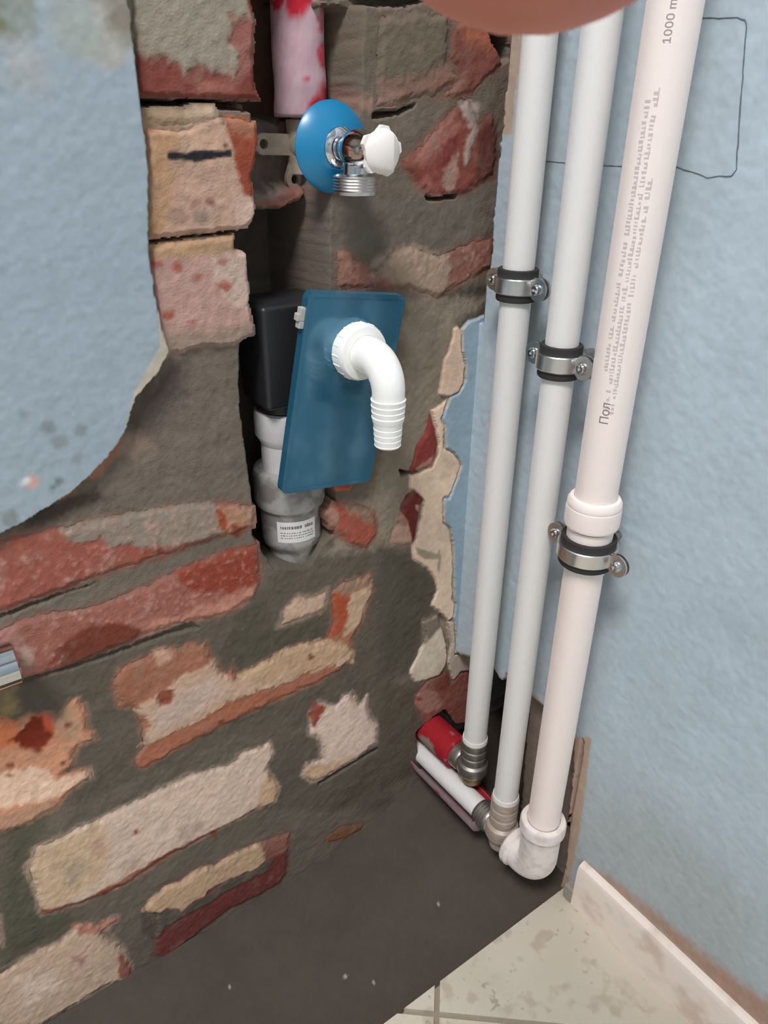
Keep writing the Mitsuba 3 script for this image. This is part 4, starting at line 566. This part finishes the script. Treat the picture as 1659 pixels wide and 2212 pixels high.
thing('stop_valve', 'chrome appliance stop valve with a white knob and a blue rosette', 'valve')
rr = 0.0302
ros = [(0.0105, 0.0115), (0.013, 0.0112), (0.018, 0.0094), (0.024, 0.0062), (0.0285, 0.0028), (rr, 0.0006), (rr, 0.0), (0.0285, 0.0012), (0.018, 0.0075), (0.0105, 0.0095)]
put('stop_valve__rosette', lathe(ros, (XV, 0.0005, ZV), (0.02, -1, 0.03), 72), 'blue_rosette', 35)
put('stop_valve__flange', lathe([(0.0100, 0.0), (0.0125, 0.0005), (0.0135, 0.002), (0.0135, 0.004), (0.0110, 0.0062), (0.0085, 0.0066)], (XV, -0.0088, ZV), (0, -1, 0)), 'chrome', 35)
put('stop_valve__body', cat_(rod((XV, 0.008, ZV), (XV, -0.030, ZV), 0.0088), lathe([(0, -0.0125), (0.006, -0.0118), (0.0105, -0.009), (0.0126, -0.004), (0.0128, 0.002), (0.0112, 0.008), (0.009, 0.013), (0.0075, 0.018), (0.0075, 0.022)], (XV, -0.034, ZV), (0, -1, 0)),
    rod((XV, -0.032, ZV - 0.004), (XV, -0.031, 0.692), 0.0092)), 'chrome', 35)
th = [(0, 0.0), (0.0120, 0.0), (0.0152, 0.001)]
for q in range(5): th += [(0.0160, 0.0018 + q * 0.0020), (0.0152, 0.0028 + q * 0.0020)]
th += [(0.0150, 0.013), (0.009, 0.0132)]
put('stop_valve__threaded_outlet', lathe([(0.009, 0.0005)] + th[1:], (XV, -0.030, 0.6945), (0, 0, -1)), 'steel', 25)
def circle_pts(r, y, n=30, sq=1.0):
    return [(XV + r * math.cos(t), y, ZV + r * math.sin(t) * sq) for t in np.linspace(0, 2 * math.pi, n, endpoint=False)]
kn = m3.Manifold.hull_points(np.array(circle_pts(0.0128, -0.0590) + circle_pts(0.0138, -0.0630) + [(XV + 0.0005, -0.0745, ZV + s * 0.0105) for s in (-1, -0.5, 0.5, 1)]))
put('stop_valve__knob', solid(kn), 'knob_white', 25, label='white knob with a ridge')
star = Polygon([((0.0152 if q % 4 < 2 else 0.0122) * math.cos(q * math.pi / 10), (0.0152 if q % 4 < 2 else 0.0122) * math.sin(q * math.pi / 10)) for q in range(20)]).buffer(0.0006)
put('stop_valve__knob_skirt', prism(star, (XV, -0.0588, ZV), (1, 0, 0), (0, 0, 1), 0.0035), 'knob_white', 35)

# ------------------------------------------------------------------ concealed trap: black housing, blue-filmed cover plate, white hose elbow
thing('appliance_trap', 'concealed black appliance trap behind a tilted blue cover plate with a white hose elbow', 'trap')
s = m3.Manifold.sphere(0.004, 14)
def hull(pts, r=0.004):
    s = m3.Manifold.sphere(r, 14)
    return solid(m3.Manifold.batch_hull([s.translate([float(a) for a in p]) for p in pts]))
housing = hull([(x, y, z) for x in (-0.212, -0.125) for y in (0.004, 0.046) for z in (0.600, 0.565)] + [(x, y, 0.525) for x in (-0.211, -0.150) for y in (0.006, 0.042)])
put('appliance_trap__housing', housing, 'black_plastic', 35)
put('appliance_trap__cup', lathe([(0.0, 0.54), (0.0245, 0.54), (0.0245, 0.5135), (0.0, 0.5135)], (-0.1853, 0.029, 0)), 'black_plastic', 35)
from scipy.spatial.transform import Rotation as Rt
Rp = Rt.from_rotvec([0.0961, 0.1431, 0.0124]).as_matrix(); cp = np.array([-0.1591, -0.0200, 0.5303])
def plate_pt(u, v, w): return cp + Rp @ np.array([u, w, v])
rect = sbox(-0.0452, -0.0826, 0.0452, 0.0826).buffer(-0.006).buffer(0.006, 8)
put('appliance_trap__cover_plate', prism(rect, cp + Rp @ np.array([0, 0.0016, 0]), Rp[:, 0], Rp[:, 2], 0.0016), 'blue_film', 35, label='blue-filmed cover plate')
rim = rect.difference(rect.buffer(-0.0035))
put('appliance_trap__plate_rim', prism(rim, cp + Rp @ np.array([0, 0.0070, 0]), Rp[:, 0], Rp[:, 2], 0.0076), 'blue_film', 35)
put('appliance_trap__plate_boss', hull([plate_pt(u, v, 0.012) for u in (-0.025, 0.025) for v in (-0.04, 0.05)] + [plate_pt(u, v, 0.02) for u in (-0.025, 0.025) for v in (-0.04, 0.05)]), 'black_plastic', 35)
scrap = [hull([plate_pt(-0.0455 - a, v, w) for a in (0, 0.003 + 0.002 * (k_ % 2)) for w in (0.001, 0.005) for v in (v0, v0 - 0.004)], 0.0008) for k_, v0 in enumerate((0.070, 0.0655, 0.0600))]
put('appliance_trap__tape_scrap', cat_(*scrap), 'tape_scrap', 35, label='torn grey scrap at the edge of the cover plate')
XN, ZN = -0.149, 0.568
nutp = [(0.0, 0.0), (0.0215, 0.0), (0.0222, 0.0012), (0.0222, 0.0105), (0.0205, 0.0140), (0.0150, 0.0150), (0.0140, 0.0142), (0, 0.0142)]
put('appliance_trap__union_nut', lathe(nutp, (XN, -0.0235, ZN), (0, -1, 0), 64), 'nozzle_white', 30)
put('appliance_trap__union_nut_ribs', cat_(*[rod((XN + 0.0221 * math.cos(t), -0.025, ZN + 0.0221 * math.sin(t)), (XN + 0.0221 * math.cos(t), -0.0335, ZN + 0.0221 * math.sin(t)), 0.0007, 8, bev=0.0002) for t in np.linspace(0, 2 * math.pi, 18, endpoint=False)]), 'nozzle_white', 30, kind='stuff')
YN = -0.069
path = np.vstack([[(XN, -0.030, ZN), (XN, -0.044, ZN)], arc_path((XN, -0.047, ZN - 0.022), 0.022, (0, 0, 1), (0, -1, 0), 0.05, math.pi / 2, 18), [(XN, YN, 0.540), (XN, YN, 0.534)]])
put('appliance_trap__hose_elbow', sweep(path, np.linspace(0.0142, 0.0124, len(path)), 56), 'nozzle_white', 35)
barb = [(0.0118, 0.0)]
zz, h0 = 0.0, 0.0
for q, rb in enumerate((0.0136, 0.0134, 0.0131, 0.0129)): barb += [(rb, 0.0006 + q * 0.0046), (rb - 0.0008, 0.0046 + q * 0.0046)]
for q, rb in enumerate((0.0116, 0.0114, 0.0111, 0.0108)): barb += [(rb, 0.0192 + q * 0.0046), (rb - 0.0006, 0.0192 + 0.0042 + q * 0.0046)]
barb += [(0.0106, 0.0378), (0.0096, 0.0392), (0.0086, 0.0392), (0.0084, 0.036), (0, 0.036)]
put('appliance_trap__hose_tail', lathe(barb, (XN, YN, 0.5415), (0, 0, -1), 56), 'nozzle_white', 25, label='white ribbed hose tail')

thing('waste_pipe', 'grey waste pipe with a white sticker dropping from the trap into the mortar', 'pipe')
xw, yw = -0.1853, 0.029
put('waste_pipe__collar', lathe([(0.0225, 0.512), (0.0262, 0.511), (0.0268, 0.508), (0.0268, 0.490), (0.0225, 0.482)], (xw, yw, 0)), 'light_grey_plastic', 35)
put('waste_pipe__tube', lathe([(0.0225, 0.49), (0.0225, 0.43)], (xw, yw, 0)), 'light_grey_plastic', 35)
put('waste_pipe__socket', lathe([(0.0225, 0.4590), (0.030, 0.4580), (0.0315, 0.4550), (0.0315, 0.4290), (0.0300, 0.4240), (0.0272, 0.4220), (0.0270, 0.4215)], (xw, yw, 0)), 'grey_plastic', 35)
put('waste_pipe__reducer', lathe([(0.0270, 0.4230), (0.0268, 0.3910), (0.0262, 0.3860), (0.0215, 0.3800), (0.0208, 0.3450), (0.0, 0.345)], (xw, yw, 0)), 'grey_plastic', 35)
def on_round(u0, u1, z0, z1, r, thick, n=14):
    """a thin sheet on the front of the waste pipe; u is an angle from the viewer's direction"""
    t = np.linspace(u0, u1, n)
    n0 = np.array([-0.45, -0.893, 0]); l0 = np.array([0.893, -0.45, 0])
    V, Fc = [], []
    for rr_ in (r + 0.00003, r + thick):
        for z in (z0, z1):
            for a in t: V.append(np.array([xw, yw, z]) + rr_ * (math.cos(a) * n0 + math.sin(a) * l0))
    for i in range(n - 1):
        a, b, c, d = 2 * n + i, 2 * n + i + 1, 3 * n + i + 1, 3 * n + i
        Fc += [(a, b, c), (a, c, d), (i, c - 2 * n, i + 1), (i, d - 2 * n, c - 2 * n), (i, i + 1, b), (i, b, a), (d, c, n + i + 1), (d, n + i + 1, n + i)]
    return trimesh.Trimesh(np.array(V), Fc, process=False)
put('waste_pipe__sticker', on_round(-0.50, 0.85, 0.3945, 0.4150, 0.0270, 0.00025), 'sticker_paper', 35, label='white sticker with smudged print')
rng = np.random.default_rng(3); marks = []
for row, (z, hh, gap_) in enumerate(((0.4083, 0.0034, 0.03), (0.4038, 0.0011, 0.05), (0.4013, 0.0010, 0.05), (0.3988, 0.0010, 0.06))):
    u = -0.38
    while u < 0.70:
        wd = rng.uniform(0.03, 0.08)
        if not (row == 0 and 0.32 < u < 0.42): marks.append(on_round(u, min(u + wd, 0.74), z, z + hh * rng.uniform(0.7, 1), 0.0272, 0.0002, 3))
        u += wd + rng.uniform(0.012, gap_)
put('waste_pipe__sticker__smudged_print', cat_(*marks), 'ink', False, kind='stuff')
# ------------------------------------------------------------------ chrome stub at the left edge
thing('chrome_pipe', 'polished chrome pipe end coming in at the left edge over the red brick', 'pipe')
put('chrome_pipe__tube', cat_(lathe([(0.0, 0.0), (0.0135, 0.0), (0.0155, 0.0014), (0.0155, 0.10)], (-0.4335, -0.022, 0.3895), (-1, 0, 0), 56), lathe([(0.0115, 0.0), (0.0115, 0.16)], (-0.52, -0.022, 0.3895), (-1, 0, 0))), 'chrome', 20)
put('chrome_pipe__wall_bend', sweep(arc_path((-0.66, 0.008, 0.3895), 0.030, (0, -1, 0), (-1, 0, 0), 0, math.pi / 2, 10), 0.0115), 'chrome', 35)

# ------------------------------------------------------------------ the photographer's fingertip
cam3 = np.stack([RIGHT, DOWN, FWD])            # rows: camera axes
def cw(p): return CAM + np.asarray(p, float) @ cam3
def bones(chain):
    out = []
    for (a, ra), (b, rb) in zip(chain[:-1], chain[1:]):
        out.append(m3.Manifold.batch_hull([m3.Manifold.sphere(ra, 28).translate(list(a)), m3.Manifold.sphere(rb, 28).translate(list(b))]))
    return out
tip = np.array([0.0078, -0.0355, 0.0370])       # camera coordinates: right, down, forward
mm = []
mm += bones([((0.0080, -0.03665, 0.0370), 0.0114), ((0.0076, -0.0450, 0.0368), 0.0116), ((0.0040, -0.0580, 0.0330), 0.0112), ((-0.002, -0.083, 0.018), 0.0118), ((-0.006, -0.105, -0.010), 0.0128)])
mm += bones([((-0.006, -0.105, -0.010), 0.0135), ((0.000, -0.120, -0.060), 0.0150), ((0.005, -0.125, -0.100), 0.021)])
for k_, dx in enumerate((0.024, 0.044, 0.062)):
    L = (1.0, 0.92, 0.78)[k_]
    mm += bones([((0.005 + dx * 0.7, -0.125, -0.100), 0.017), ((dx, -0.122, -0.045), 0.0125), ((dx + 0.002, -0.120, -0.045 + 0.040 * L), 0.0095), ((dx + 0.004, -0.103, -0.045 + 0.055 * L), 0.0085), ((dx + 0.004, -0.088, -0.045 + 0.046 * L), 0.0075)])
mm += bones([((-0.010, -0.120, -0.110), 0.018), ((-0.040, -0.105, -0.085), 0.0125), ((-0.052, -0.088, -0.058), 0.0105), ((-0.055, -0.074, -0.036), 0.0085)])
mm += [m3.Manifold.batch_hull([m3.Manifold.sphere(0.016, 24).translate(list(q)) for q in ((0.0, -0.122, -0.06), (0.05, -0.124, -0.055), (-0.006, -0.118, -0.125), (0.045, -0.120, -0.13))])]
mm += bones([((0.020, -0.118, -0.125), 0.026), ((0.025, -0.100, -0.25), 0.030), ((0.03, -0.06, -0.40), 0.038)])
hand = m3.Manifold.batch_boolean(mm, m3.OpType.Add).refine_to_length(0.003)
hm = solid(hand); hm.merge_vertices(); trimesh.smoothing.filter_taubin(hm, iterations=12)
hm.vertices = cw(np.asarray(hm.vertices))
put('person', hm, 'skin_material', True, label='fingertip of a person reaching into the top of the photo before the white pipes', cat='person')
